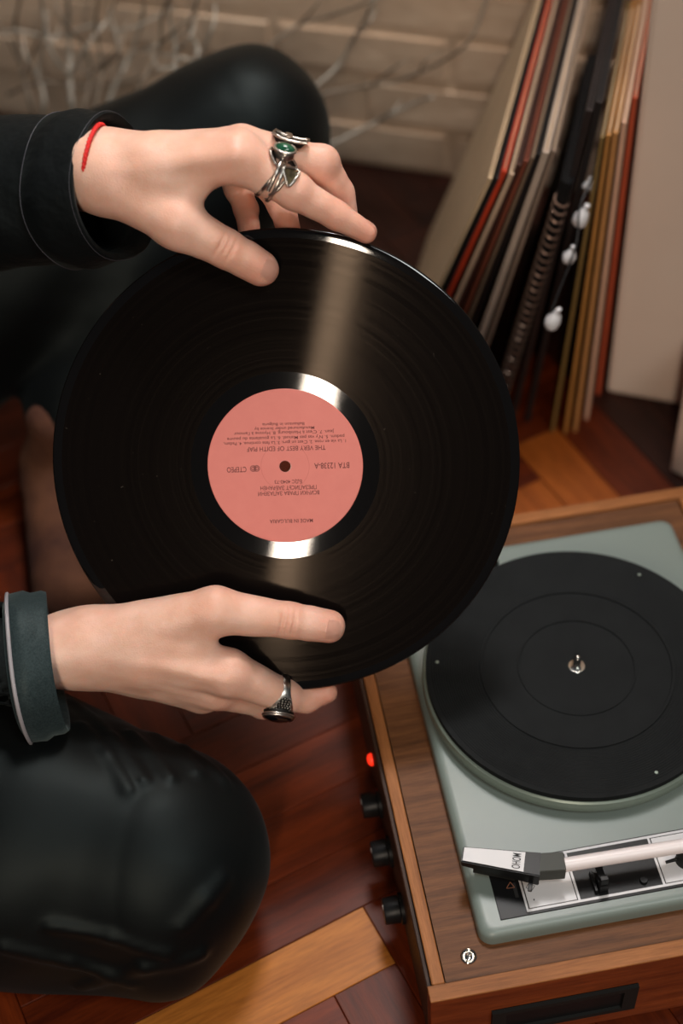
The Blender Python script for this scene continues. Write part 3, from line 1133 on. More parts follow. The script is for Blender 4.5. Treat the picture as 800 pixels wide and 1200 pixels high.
    for i, p in enumerate(P):
        k = [0.35, 0.62, 0.5, 0.6][i]
        mtx = Matrix.Translation(p) @ Matrix.Rotation(math.radians(18), 4, 'Y') @ Matrix.Scale(k, 4)
        bm = bmesh.new()
        add_lathe(bm, [(0, 0.014), (0.003, 0.0135), (0.004, 0.010), (0.0025, 0.008), (0.006, 0.003), (0.0095, -0.006), (0.0105, -0.014), (0.008, -0.017), (0, -0.016)], 12, mtx)
        for v in bm.verts:
            v.co.x += 0.0008 * math.sin(v.co.z * 900)
        from_bm('tassel', bm, 'white', st, True)


# ================================================================== BRANCHES
def build_branches():
    def on_plane(px, py, off):
        d = ray(px, py)
        c = WALL_P - off * WB
        return CAM + ((c - CAM).dot(WB) / d.dot(WB)) * d
    random.seed(11)
    specs = [
        # label, pale?, offset from the wall, stem pixels, radius, twigs
        ('brown branch arching up over the knee to the top edge', 0, 0.10, [(255, 150), (300, 71), (349, 30), (386, 19), (431, 2), (470, -25)], 0.0042, [[(349, 30), (372, 4), (380, -20)]]),
        ('pale straight branch rising steeply right of the knee', 1, 0.11, [(330, 170), (364, 109), (395, 78), (412, 49), (439, 0), (452, -30)], 0.0045, [[(412, 49), (432, 28), (440, 10)]]),
        ('long brown branch reaching furthest right across the bricks', 0, 0.12, [(330, 135), (375, 112), (435, 99), (480, 90), (544, 54), (570, 0), (578, -30)], 0.0042, [[(480, 90), (500, 70), (530, 58)], [(435, 99), (470, 74), (484, 70)]]),
        ('lowest pale branch slanting above the ringed fingers', 1, 0.13, [(330, 200), (379, 174), (442, 142), (485, 121), (506, 114)], 0.0048, [[(442, 142), (462, 128), (470, 118)]]),
        ('bright white upright stem in the twig bundle', 1, 0.16, [(95, 190), (84, 120), (82, 70), (80, 20), (78, -20)], 0.0065, [[(84, 84), (105, 50), (128, 20), (140, -10)], [(84, 100), (60, 60), (52, 10)]]),
        ('grey stem furthest left in the twig bundle', 0, 0.17, [(60, 190), (36, 120), (24, 70), (18, 30), (28, -20)], 0.0055, [[(24, 70), (6, 40), (-8, 20)], [(26, 78), (48, 40), (66, 4)]]),
        ('crooked grey stem beside the white upright one', 0, 0.19, [(105, 190), (98, 130), (108, 85), (96, 50), (74, 25), (60, -20)], 0.005, [[(108, 85), (135, 60), (150, 25)]]),
        ('pale forked stem in the middle of the twig bundle', 1, 0.15, [(125, 190), (128, 120), (150, 70), (165, 30), (172, -20)], 0.0055, [[(150, 70), (180, 55), (205, 40), (230, 38)], [(140, 92), (138, 50), (128, 10)]]),
        ('dark grey stem leaning right behind the forked one', 0, 0.20, [(140, 190), (160, 110), (186, 60), (190, 20), (205, -20)], 0.005, [[(186, 60), (212, 30), (240, 10)]]),
        ('pale knotted stem furthest right in the twig bundle', 1, 0.18, [(215, 190), (226, 100), (232, 60), (222, 30), (240, -20)], 0.006, [[(232, 60), (250, 30), (252, 5)], [(226, 82), (205, 66), (170, 62)]]),
        ('slim grey stem between the white upright and the forked one', 0, 0.21, [(120, 190), (112, 130), (120, 80), (112, 30), (118, -20)], 0.0045, [[(120, 80), (140, 62), (146, 40)], [(115, 105), (95, 80), (90, 55)]]),
        ('slim pale stem rising close behind the knotted one', 1, 0.22, [(190, 190), (200, 110), (206, 60), (198, 15), (204, -20)], 0.0045, [[(206, 60), (222, 44), (230, 20)], [(202, 90), (186, 80), (176, 60)]]),
        ('slim pale stem at the outer left, bent at half height', 1, 0.20, [(40, 190), (52, 120), (44, 84), (52, 40), (46, -20)], 0.0045, [[(44, 84), (30, 64), (26, 40)], [(48, 62), (62, 50), (70, 30)]]),
        ('thin grey twig crossing low over the bundle', 0, 0.14, [(10, 110), (50, 96), (100, 102), (150, 96), (190, 80), (240, 60)], 0.0035, []),
        ('thin pale twig crossing high over the bundle', 1, 0.14, [(-20, 45), (20, 36), (62, 44), (110, 30), (150, 34), (205, 8)], 0.0035, []),
    ]
    for lb, pale, off, px, r, twigs in specs:
        off, r = off * 0.75, r * 0.52
        base = on_plane(px[0][0], px[0][1], off)
        low = base.copy()
        up = on_plane(px[1][0], px[1][1], off) - base
        pts = [on_plane(x, y, off + 0.02 * math.sin(i * 1.9)) for i, (x, y) in enumerate(px)]
        if base[2] > 0.01 and px[0][1] > 140:
            foot = np.array([0.5 * base[0] + 0.5 * (-0.21), 0.5 * base[1] + 0.5 * 1.34, 0.0])
            pts = [foot] + pts
        o = empty('dry_branch', pts[0])
        tag(o, lb, 'branch', 'dry branches before the brick wall')
        q = [p - pts[0] for p in pts]
        cv = catmull(q, 5)
        rad = [r * (1.0 - 0.55 * k / len(cv)) * (1 + (0.35 if k % 5 == 0 else 0)) for k in range(len(cv))]
        m = 'branch_pale' if pale else 'branch_dark'
        tube('stem', cv, rad, m, o, 7)
        for tw in twigs:
            t = [on_plane(x, y, off + 0.02 * math.sin(i * 2.3)) - pts[0] for i, (x, y) in enumerate(tw)]
            j = min(range(len(cv)), key=lambda k: np.linalg.norm(cv[k] - t[0]))
            t[0] = cv[j]
            cc = catmull(t, 4)
            tube('twig', cc, [r * 0.6 * (1 - 0.6 * k / len(cc)) for k in range(len(cc))], m, o, 6)


# ================================================================== PERSON
HL = {}      # upper hand
HR = {}      # lower hand


def A(pts):
    return [at_rec(*p) for p in pts]


# joints: picture x, y and height above the record face (m)
HL['wrist'] = A([(60, 208, -0.006), (118, 200, 0.008)])
HL['mc'] = [A([(118, 204, 0.016), (278, 184, 0.030)]), A([(118, 198, 0.008), (280, 176, 0.016)]), A([(118, 194, 0.000), (272, 174, -0.002)]), A([(118, 192, -0.008), (256, 176, -0.018)])]
HL['mcr'] = [(0.0175, 0.0155), (0.0175, 0.0135), (0.0165, 0.0125), (0.0155, 0.0115)]
HL['fingers'] = [
    (A([(278, 184, 0.030), (345, 224, 0.022), (393, 252, 0.0125), (429, 273, 0.0060)]), (0.0152, 0.0106, 0.0088, 0.0066)),
    (A([(285, 172, 0.016), (376, 191, 0.004), (399, 226, -0.010), (408, 262, -0.0125)]), (0.0128, 0.0104, 0.0086, 0.0070)),
    (A([(272, 174, -0.002), (316, 214, -0.030), (331, 243, -0.026), (339, 272, -0.0125)]), (0.0120, 0.0098, 0.0088, 0.0074)),
    (A([(256, 176, -0.018), (280, 220, -0.044), (288, 246, -0.036), (294, 280, -0.0120)]), (0.0112, 0.0088, 0.0078, 0.0066)),
]
HL['thumb'] = (A([(135, 216, 0.016), (208, 262, 0.026), (266, 292, 0.0195), (305, 314, 0.0118)]), (0.0180, 0.0150, 0.0116, 0.0102))

HR['wrist'] = A([(30, 762, 0.014), (92, 760, 0.018)])
HR['mc'] = [A([(95, 752, 0.020), (266, 788, 0.022)]), A([(95, 762, 0.018), (252, 806, 0.006)]), A([(98, 768, 0.012), (236, 812, -0.008)]), A([(98, 772, 0.006), (216, 806, -0.022)])]
HR['mcr'] = [(0.0180, 0.0150), (0.0180, 0.0142), (0.0170, 0.0130), (0.0160, 0.0120)]
HR['fingers'] = [
    (A([(266, 788, 0.022), (333, 815, -0.002), (359, 818, -0.011), (382, 811, -0.0115)]), (0.0150, 0.0110, 0.0096, 0.0076)),
    (A([(252, 806, 0.006), (308, 822, -0.024), (330, 806, -0.032), (342, 778, -0.0125)]), (0.0138, 0.0104, 0.0092, 0.0078)),
    (A([(236, 812, -0.008), (290, 806, -0.040), (312, 782, -0.034), (322, 752, -0.0125)]), (0.0126, 0.0100, 0.0090, 0.0076)),
    (A([(216, 806, -0.022), (256, 796, -0.048), (276, 776, -0.036), (288, 744, -0.0120)]), (0.0116, 0.0090, 0.0080, 0.0068)),
]
HR['thumb'] = (A([(118, 745, 0.022), (252, 716, 0.0255), (338, 727, 0.0170), (384, 734, 0.0118)]), (0.0185, 0.0150, 0.0114, 0.0100))


def unit(v):
    v = np.asarray(v, float)
    return v / np.linalg.norm(v)


HL['fore'] = -(0.885 * RT - 0.03 * UP - 0.45 * FW)               # wrist towards elbow
HR['fore'] = -(0.975 * RT + 0.10 * UP + 0.14 * FW)
for Hh in (HL, HR):
    Hh['fore'] = unit(Hh['fore'])


def hand_sdf(Hd):
    mc, mcr, fg, th = Hd['mc'], Hd['mcr'], Hd['fingers'], Hd['thumb']
    w = Hd['wrist'][1]
    el = w + Hd['fore'] * 0.245

    def fn(P):
        d = None
        for (a, b), (ra, rb) in zip(mc, mcr):
            e = sd_cone(P, a, b, ra, rb)
            d = e if d is None else smin(d, e, 0.010)
        # forearm with an oval wrist
        side = unit(np.cross(Hd['fore'], REC_N))
        e = smin(sd_cone(P, w + REC_N * 0.006, el + REC_N * 0.01, 0.0195, 0.026), sd_cone(P, w - REC_N * 0.008, el - REC_N * 0.01, 0.0190, 0.026), 0.012)
        d = smin(d, e, 0.018)
        # thenar mass between thumb root and index
        tp, tr = th
        d = smin(d, sd_cone(P, tp[0], tp[1], tr[0], tr[1]), 0.012)
        web = 0.55 * np.array(tp[1]) + 0.45 * np.array(mc[0][1])
        d = smin(d, sd_cone(P, 0.6 * mc[0][0] + 0.4 * mc[0][1], 0.45 * np.array(tp[1]) + 0.55 * (0.3 * mc[0][0] + 0.7 * mc[0][1]), 0.016, 0.0085), 0.014)
        t = chain(P, tp[1:], tr[1:], 0.004)
        # broader thumb pad
        ax = unit(np.array(tp[3]) - np.array(tp[2]))
        t = smin(t, sd_cone(P, 0.45 * tp[2] + 0.55 * tp[3], tp[3] + ax * 0.001, 0.0104, 0.0098), 0.004)
        for off in (-0.0038, 0.0, 0.0036):
            c = np.array(tp[2]) + ax * off + REC_N * (tr[2] * 0.97)
            t = t + 0.0017 * np.exp(-(((P - c) @ ax.astype(np.float32)) / 0.0012) ** 2) * np.exp(-((((P - c) ** 2).sum(1)) / 0.0085 ** 2))
        d = smin(d, t, 0.006)
        allf = None
        for pts, rad in fg:
            f = chain(P, pts, rad, 0.003)
            # knuckle swellings
            f = smin(f, np.sqrt(((P - pts[1].astype(np.float32)) ** 2).sum(1)) - rad[1] * 1.04, 0.004)
            allf = f if allf is None else smin(allf, f, 0.0012)
        d = smin(d, allf, 0.005)
        # tendons and a little unevenness
        for (a, b), (ra, rb) in zip(mc[:3], mcr):
            ta = sd_cone(P, a + REC_N * 0.0155, b + REC_N * (rb - 0.0028), 0.002, 0.0035)
            d = smin(d, ta, 0.006)
        d = d + 0.00035 * wave3(P, 170.0, 1.3)
        return d
    return fn


def flush_of(V, Hd):
    c = np.zeros(len(V))
    for pts, rad in Hd['fingers'] + [Hd['thumb']]:
        for i, p in enumerate(pts):
            if i == 0:
                s, k = 0.011, 0.35
            elif i == len(pts) - 1:
                s, k = 0.011, 0.55
            else:
                s, k = 0.009, 0.5
            c = np.maximum(c, k * np.exp(-((V - p) ** 2).sum(1) / (s * 1.35) ** 2))
    return c


KNEE_L = at_depth(289, 148, 1.20)
KNEE_R = at_depth(187, 1008, 0.945)
THIGH_R = at_depth(30, 985, 0.968)
HIP_L = np.array([-0.50, 0.91, 0.115])
HIP_R = np.array([-0.50, 0.66, 0.12])
ANK_L = at_z(86, 538, 0.055)
ANK_R = np.array([-0.40, 0.66, 0.060])
PELV = np.array([-0.57, 0.80, 0.13])
SHO_L = np.array([-0.50, 0.98, 0.54])
SHO_R = np.array([-0.51, 0.64, 0.54])
HEAD = np.array([-0.47, 0.805, 0.76])


def body_sdf(P):
    d = smin(sd_ell(P, (-0.545, 0.81, 0.34), (0.085, 0.135, 0.22)), sd_ell(P, (-0.57, 0.80, 0.14), (0.11, 0.15, 0.09)), 0.05)
    d = smin(d, sd_cone(P, SHO_L + [0.0, -0.05, 0], SHO_R + [0, 0.05, 0], 0.045, 0.045), 0.05)
    d = smin(d, sd_cone(P, (-0.525, 0.81, 0.54), (-0.492, 0.807, 0.70), 0.058, 0.052), 0.03)
    # head, looking down at the record
    fd = unit([0.80, -0.22, -0.56])
    sd_ = unit(np.cross([0, 0, 1], fd))
    ud = np.cross(fd, sd_)
    R = np.stack([fd, sd_, ud])
    d = smin(d, sd_ell(P, HEAD, (0.092, 0.074, 0.112), R), 0.02)
    pt = lambda f, s, u: HEAD + f * fd + s * sd_ + u * ud
    d = smin(d, sd_cone(P, pt(0.045, 0, -0.065), pt(0.062, 0, -0.092), 0.045, 0.026), 0.03)
    nose = smin(sd_cone(P, pt(0.088, 0, 0.012), pt(0.108, 0, -0.026), 0.007, 0.011), sd_cone(P, pt(0.098, -0.011, -0.030), pt(0.098, 0.011, -0.030), 0.0075, 0.0075), 0.008)
    d = smin(d, nose, 0.01)
    for s in (-1, 1):
        d = -smin(-d, sd_ell(P, pt(0.093, s * 0.032, 0.012), (0.016, 0.020, 0.012), R), 0.012)
        d = smin(d, sd_ell(P, pt(0.078, s * 0.032, 0.010), (0.013, 0.013, 0.011), R), 0.003)
        d = smin(d, sd_cone(P, pt(0.090, s * 0.018, 0.028), pt(0.080, s * 0.048, 0.030), 0.007, 0.006), 0.01)
        d = smin(d, sd_ell(P, pt(-0.005, s * 0.078, -0.008), (0.020, 0.008, 0.032), R), 0.006)
    d = smin(d, sd_cone(P, pt(0.094, -0.020, -0.056), pt(0.094, 0.020, -0.056), 0.006, 0.006), 0.004)
    d = smin(d, sd_cone(P, pt(0.091, -0.018, -0.067), pt(0.091, 0.018, -0.067), 0.007, 0.007), 0.004)
    # upper arms run into the sleeves
    for sh, Hd in ((SHO_L, HL), (SHO_R, HR)):
        el = Hd['wrist'][1] + Hd['fore'] * 0.245
        d = smin(d, sd_cone(P, sh, el, 0.044, 0.034), 0.02)
    # bare foot of the upper leg resting on the floor
    d = smin(d, foot_sdf(P), 0.004)
    return d


TOE_L = at_z(112, 735, 0.02)


def foot_sdf(P):
    ank = ANK_L
    toe = TOE_L
    ax = unit((toe - ank) * [1, 1, 0])
    sd_ = np.cross([0, 0, 1], ax)
    heel = ank - ax * 0.035
    heel[2] = 0.032
    d = sd_cone(P, ank + [0, 0, 0.05], ank, 0.028, 0.029)
    d = smin(d, sd_cone(P, heel, ank, 0.031, 0.033), 0.02)
    ball = ank + ax * 0.125
    for s, r in ((-0.022, 0.018), (0.0, 0.019), (0.024, 0.0215)):
        b = ball + sd_ * s * 1.1
        b[2] = r + 0.001
        d = smin(d, sd_cone(P, ank + sd_ * s * 0.6 + [0, 0, -0.012], b, 0.030, r), 0.02)
        d = smin(d, sd_cone(P, heel + sd_ * s * 0.5, b, 0.028, r), 0.02)
    for k, s in enumerate((-0.036, -0.019, -0.003, 0.014, 0.035)):
        ln = (0.032, 0.038, 0.043, 0.046, 0.050)[k]
        r = (0.0082, 0.0088, 0.0092, 0.0096, 0.0135)[k]
        a = ball + sd_ * s
        a[2] = r + 0.005
        b = a + ax * ln
        b[2] = r + 0.0008
        d = smin(d, sd_cone(P, a, b, r, r), 0.004)
    return d


def trousers_sdf(P):
    d = smin(sd_cone(P, HIP_L, KNEE_L, 0.112, 0.061), sd_cone(P, HIP_L + [0.02, 0, -0.03], KNEE_L + [-0.04, 0.0, -0.02], 0.09, 0.056), 0.03)
    kd = KNEE_L + [0.0, -0.004, -0.008]
    d = smin(d, sd_cone(P, kd, ANK_L + [0.008, 0.008, 0.05], 0.060, 0.036), 0.04)
    d = smin(d, sd_cone(P, ANK_L + [0.012, 0.010, 0.05], ANK_L + [0.002, 0.002, 0.008], 0.036, 0.035), 0.02)
    r = smin(sd_cone(P, HIP_R, THIGH_R, 0.105, 0.092), sd_cone(P, THIGH_R, KNEE_R, 0.092, 0.074), 0.02)
    r = smin(r, sd_cone(P, KNEE_R + [-0.01, 0.01, -0.004], ANK_R, 0.070, 0.060), 0.015)
    r = smin(r, sd_cone(P, KNEE_R + [-0.09, -0.014, -0.036], KNEE_R + [-0.005, -0.036, -0.034], 0.040, 0.042), 0.02)
    d = smin(d, r, 0.04)
    d = smin(d, sd_ell(P, PELV, (0.13, 0.18, 0.125)), 0.05)
    # folds: drawn lines over the lower thigh, soft unevenness elsewhere
    for (a, b, amp, wd) in FOLD_SEGS:
        d = d - amp * np.exp(-(np.maximum(sd_cone(P, a, b, 0.0, 0.0), 0) / wd) ** 2)
    d = d + 0.0026 * wave3(P, 24.0, 0.4) + 0.0010 * wave3(P, 60.0, 2.0)
    d = np.maximum(d, 0.003 - P[:, 2])
    return d


FOLDS, FOLD_SEGS, NEW_SEGS = [], [], []
for pxa, pxb, amp, wd in [((84, 822), (168, 915), 0.0045, 0.0040), ((100, 815), (200, 912), 0.0045, 0.0036), ((124, 828), (232, 905), 0.0040, 0.0042), ((160, 850), (262, 915), 0.0032, 0.0050),
                          ((95, 850), (150, 925), 0.0035, 0.0040), ((5, 1110), (150, 1150), 0.0055, 0.0050), ((95, 1155), (235, 1118), 0.0045, 0.0050), ((60, 1085), (195, 1118), 0.0040, 0.0045),
                          ((215, 1085), (262, 1030), 0.003, 0.006)]:
    FOLDS.append((pxa, pxb, amp, wd))


def jacket_sdf(P):
    d = smin(sd_ell(P, (-0.545, 0.81, 0.34), (0.115, 0.165, 0.24)), sd_ell(P, (-0.565, 0.80, 0.20), (0.145, 0.180, 0.11)), 0.05)
    d = smin(d, sd_cone(P, SHO_L + [0, -0.03, 0], SHO_R + [0, 0.03, 0], 0.07, 0.07), 0.05)
    for sh, Hd, r1 in ((SHO_L, HL, 0.0425), (SHO_R, HR, 0.041)):
        w = Hd['wrist'][1]
        el = w + Hd['fore'] * 0.245
        d = smin(d, sd_cone(P, sh, el, 0.070, 0.064), 0.03)
        a = el
        b = Hd['cuff_cen'] + Hd['fore'] * 0.013
        s = sd_cone(P, a, b, 0.062, r1)
        ax = (-Hd['fore']).astype(np.float32)
        s = np.maximum(s, (P - b.astype(np.float32)) @ ax)
        s = np.maximum(s, -np.maximum(sd_cone(P, b + Hd['fore'] * 0.05, b - Hd['fore'] * 0.02, r1 - 0.006, r1 - 0.005), -((P - b.astype(np.float32)) @ ax) - 0.03))
        d = smin(d, s, 0.012)
    d = d + 0.0035 * wave3(P, 26.0, 0.9) + 0.0015 * wave3(P, 70.0, 3.0)
    # neck opening
    d = -smin(-d, sd_cone(P, (-0.515, 0.81, 0.575), (-0.485, 0.807, 0.73), 0.066, 0.09), 0.01)
    return d


HL['cuff_cen'] = at_rec(138, 221, -0.002)
HR['cuff_cen'] = at_rec(66, 775, 0.016)


def build_cuff(Hd, parent, cen, axis, r_rim, r_seam, length, m, squash, tilt_up):
    """turned-back cuff: a short wide tube with real thickness"""
    axis = unit(axis)
    x = unit(tilt_up - np.dot(tilt_up, axis) * axis)
    y = np.cross(axis, x)
    bm = bmesh.new()
    seg = 56
    prof = [(r_seam - 0.004, -length - 0.004), (r_seam + 0.0015, -length), (r_seam + 0.002, -length * 0.6), (r_rim + 0.001, -0.010), (r_rim + 0.001, -0.003), (r_rim - 0.0005, 0.0), (r_rim - 0.0035, -0.001), (r_rim - 0.005, -0.008), (r_rim - 0.006, -length * 0.7), (r_rim - 0.007, -length - 0.004), (r_seam - 0.004, -length - 0.004)]
    rings = []
    for r, z in prof:
        ring = []
        for k in range(seg):
            a = 2 * PI * k / seg
            wob = 1 + 0.025 * math.sin(3 * a + 0.6) + 0.012 * math.sin(5 * a + z * 60)
            p = cen + axis * (z + 0.0015 * math.sin(2 * a + 1)) + (x * math.cos(a) + y * math.sin(a) * squash) * r * wob
            ring.append(bm.verts.new(p))
        rings.append(ring)
    for p, q in zip(rings, rings[1:]):
        for k in range(seg):
            bm.faces.new((p[k], p[(k + 1) % seg], q[(k + 1) % seg], q[k]))
    cf = from_bm('cuff', bm, m, parent, True, 70)

    def loop(z, r, rad, mm, nm, r0=0, r1=seg):
        pts = []
        for k in range(seg):
            a = 2 * PI * k / seg
            wob = 1 + 0.025 * math.sin(3 * a + 0.6) + 0.012 * math.sin(5 * a + z * 60)
            pts.append(cen + axis * (z + 0.0015 * math.sin(2 * a + 1)) + (x * math.cos(a) + y * math.sin(a) * squash) * r * wob)
        return tube(nm, pts, rad, mm, parent, 6, closed=True)
    return cf, loop


def build_nail(parent, Hd, base, tip, outward, length, half_w, name, shift=0.0):
    """a nail plate laid on the sculpted finger end"""
    fn = hand_sdf(Hd)
    ax = unit(np.array(tip) - np.array(base))
    o = unit(outward - np.dot(outward, ax) * ax)
    s = np.cross(ax, o)
    nu, nv = 10, 10
    src = []
    for i in range(nu + 1):
        u = i / nu
        for j in range(nv + 1):
            v = -1 + 2 * j / nv
            k = 0.30 * v * v if u < 0.5 else 0.18 * v * v
            lu = (u - 0.5) * length * (1.0 - k)
            src.append(np.array(tip) + ax * (lu + shift) + s * v * half_w)
    src = np.array(src, np.float32)
    lo_, hi_ = np.full(len(src), -0.004), np.full(len(src), 0.022)
    for _ in range(22):
        mid = (lo_ + hi_) / 2
        ins = fn(src + mid[:, None].astype(np.float32) * o.astype(np.float32)) < 0
        lo_ = np.where(ins, mid, lo_)
        hi_ = np.where(ins, hi_, mid)
    pos = src + (lo_ + 0.00035)[:, None] * o
    bm = bmesh.new()
    vs = [bm.verts.new(p) for p in pos]
    W = nv + 1
    for i in range(nu):
        for j in range(nv):
            bm.faces.new((vs[i * W + j], vs[(i + 1) * W + j], vs[(i + 1) * W + j + 1], vs[i * W + j + 1]))
    bmesh.ops.solidify(bm, geom=bm.faces[:], thickness=0.0008)
    return from_bm(name, bm, 'nail', parent, True, 60)


def bounds(pts, pad):
    a = np.array(pts)
    return a.min(0) - pad, a.max(0) + pad


def build_person():
    parts = []
    for Hd in (HL, HR):
        pts = [p for c in Hd['mc'] for p in c] + [p for f, _ in Hd['fingers'] for p in f] + list(Hd['thumb'][0]) + [Hd['wrist'][1], Hd['wrist'][1] + Hd['fore'] * 0.16]
        lo, hi = bounds(pts, 0.032)
        V, Fc = iso_mesh(hand_sdf(Hd), lo, hi, 0.00115)
        parts.append((V, Fc, flush_of(V, Hd)))
    V, Fc = iso_mesh(body_sdf, (-0.76, 0.50, 0.0), (-0.14, 1.12, 0.90), 0.0045)
    parts.append((V, Fc, np.zeros(len(V))))
    off = 0
    Vs, Fs, Cs = [], [], []
    for V, Fc, c in parts:
        Vs.append(V)
        Fs.append(Fc + off)
        Cs.append(c)
        off += len(V)
    me = np_mesh('person', np.concatenate(Vs), np.concatenate(Fs))
    at = me.attributes.new('flush', 'FLOAT', 'POINT')
    at.data.foreach_set('value', np.concatenate(Cs).astype(np.float32))
    per = link('person', me, 'skin')
    tag(per, 'person in black satin clothes sitting on the floor, holding a vinyl record in both hands', 'person')
    # nails
    tp = HL['thumb'][0]
    view = -FW
    build_nail(per, HL, tp[2], tp[3], unit(view + 0.30 * RT - 0.1 * UP), 0.0105, 0.0060, 'thumbnail', 0.0030)
    tp = HR['thumb'][0]
    build_nail(per, HR, tp[2], tp[3], unit(view - 0.1 * UP), 0.0110, 0.0064, 'thumbnail', 0.0020)
    f = HL['fingers'][0][0]
    build_nail(per, HL, f[2], f[3], unit(UP + 0.35 * RT + 0.10 * view), 0.0095, 0.0048, 'fingernail', 0.001)
    f = HR['fingers'][0][0]
    build_nail(per, HR, f[2], f[3], unit(-UP + 0.0 * view), 0.0100, 0.0050, 'fingernail', 0.0005)
    # trousers
    lo = np.array([-0.78, 0.32, -0.004])
    hi = np.array([0.06, 1.20, 0.42])
    # seat the fold lines on the cloth: march each point of view down to the unfolded surface
    for pxa, pxb, amp, wd in FOLDS:
        seg = []
        for px, py in (pxa, ((pxa[0] + pxb[0]) / 2 + 4, (pxa[1] + pxb[1]) / 2 - 4), pxb):
            t, rd = 0.5, ray(px, py)
            for _ in range(60):
                t += 0.8 * float(trousers_sdf((CAM + t * rd)[None].astype(np.float32))[0]) / np.linalg.norm(rd)
            seg.append(CAM + t * rd if t < 2 else None)
        for a, b in zip(seg, seg[1:]):
            if a is not None and b is not None:
                NEW_SEGS.append((a, b, amp, wd))
    FOLD_SEGS.extend(NEW_SEGS)
    V, Fc = iso_mesh(trousers_sdf, lo, hi, 0.0025, lip=2.4)
    tr = link('trousers', np_mesh('trousers', V, Fc), 'trousers', per)
    # jacket
    lo, hi = bounds([(-0.66, 0.66, 0.16), (-0.40, 0.97, 0.56), HL['wrist'][1], HR['wrist'][1], HL['wrist'][1] + HL['fore'] * 0.245, HR['wrist'][1] + HR['fore'] * 0.245], 0.085)
    V, Fc = iso_mesh(jacket_sdf, lo, hi, 0.0030, lip=2.2)
    jk = link('jacket', np_mesh('jacket', V, Fc), 'jacket', per)
    # cuffs
    cenL = HL['cuff_cen']
    cf, loop = build_cuff(HL, jk, cenL, -HL['fore'], 0.0445, 0.047, 0.036, 'jacket', 1.0, UP)
    loop(-0.0015, 0.0452, 0.0002, 'stitch', 'rim_stitching')
    loop(-0.036, 0.0487, 0.0003, 'stitch', 'piping')
    cenR = HR['cuff_cen']
    cf, loop = build_cuff(HR, jk, cenR, unit(0.965 * RT + 0.17 * UP + 0.17 * FW), 0.0455, 0.047, 0.024, 'cuff_teal', 1.0, UP)
    loop(-0.0245, 0.0488, 0.0013, 'piping', 'piping')
    def sock(P):  # added cover that darkens the bare foot, shade put into its brown
        d = foot_sdf(P) - 0.0025
        d = smin(d, sd_cone(P, ANK_L + [0, 0, 0.004], TOE_L * 0.25 + ANK_L * 0.75 - [0, 0, 0.02], 0.030, 0.028), 0.02)
        return np.maximum(d + 0.0007 * wave3(P, 110.0, 0.5), 0.0012 - P[:, 2])
    lo, hi = bounds([ANK_L, TOE_L], 0.09)
    lo[2], hi[2] = -0.004, 0.13
    V, Fc = iso_mesh(sock, lo, hi, 0.003)
    link('sock', np_mesh('sock', V, Fc), noisy('foot_shade_brown', lin(66, 34, 24), lin(112, 70, 46), 22, 0.85, 0.5, 0.002), per)
    # hair
    def hair(P):
        fd = unit([0.80, -0.22, -0.56])
        sd_ = unit(np.cross([0, 0, 1], fd))
        ud = np.cross(fd, sd_)
        R = np.stack([fd, sd_, ud])
        q = (P - HEAD.astype(np.float32)) @ R.astype(np.float32).T
        d = sd_ell(P, HEAD - 0.006 * fd + 0.008 * ud, (0.106, 0.088, 0.120), R)
        cut = np.maximum(q[:, 0] - 0.055 - 0.5 * q[:, 2], -0.03 - q[:, 2] + 0.6 * q[:, 0])
        return np.maximum(d, cut) + 0.003 * wave3(P, 120.0, 0.3)
    V, Fc = iso_mesh(hair, HEAD - 0.16, HEAD + 0.16, 0.004)
    link('hair', np_mesh('hair', V, Fc), 'hair', per)
    return per


# ================================================================== JEWELLERY
def ring_band(bm, c, ax, ref, r, w, th, seg=48, gap=None, wfun=None):
    """closed flat band round axis ax"""
    ax = unit(ax)
    x = unit(ref - np.dot(ref, ax) * ax)
    y = np.cross(ax, x)
    rows = []
    for k in range(seg):
        a = 2 * PI * k / seg
        e = x * math.cos(a) + y * math.sin(a)
        ww = wfun(a) if wfun else w
        rows.append([bm.verts.new(c + e * rr + ax * z) for rr, z in ((r, -ww / 2), (r + th * 0.8, -ww / 2), (r + th, -ww * 0.3), (r + th, ww * 0.3), (r + th * 0.8, ww / 2), (r, ww / 2))])
    for k in range(seg):
        p, q = rows[k], rows[(k + 1) % seg]
        for j in range(6):
            bm.faces.new((p[j], p[(j + 1) % 6], q[(j + 1) % 6], q[j]))


def dome(name, c, nrm, major, a, b, h, m, parent, seg=24, base=0.0):
    n = unit(nrm)
    x = unit(major - np.dot(major, n) * n)
    y = np.cross(n, x)
    bm = bmesh.new()
    rings = []
    for s, z in ((1.0, -base), (1.0, 0), (0.93, 0.38), (0.78, 0.66), (0.5, 0.9), (0.22, 0.99)):
        zz = z * h if z > 0 else z
        rings.append([bm.verts.new(c + x * (a * s * math.cos(2 * PI * k / seg)) + y * (b * s * math.sin(2 * PI * k / seg)) + n * zz) for k in range(seg)])
    top = bm.verts.new(c + n * h)
    for p, q in zip(rings, rings[1:]):
        for k in range(seg):
            bm.faces.new((p[k], p[(k + 1) % seg], q[(k + 1) % seg], q[k]))
    for k in range(seg):
        bm.faces.new((rings[-1][k], rings[-1][(k + 1) % seg], top))
    bm.faces.new(list(reversed(rings[0])))
    return from_bm(name, bm, m, parent, True, 50)


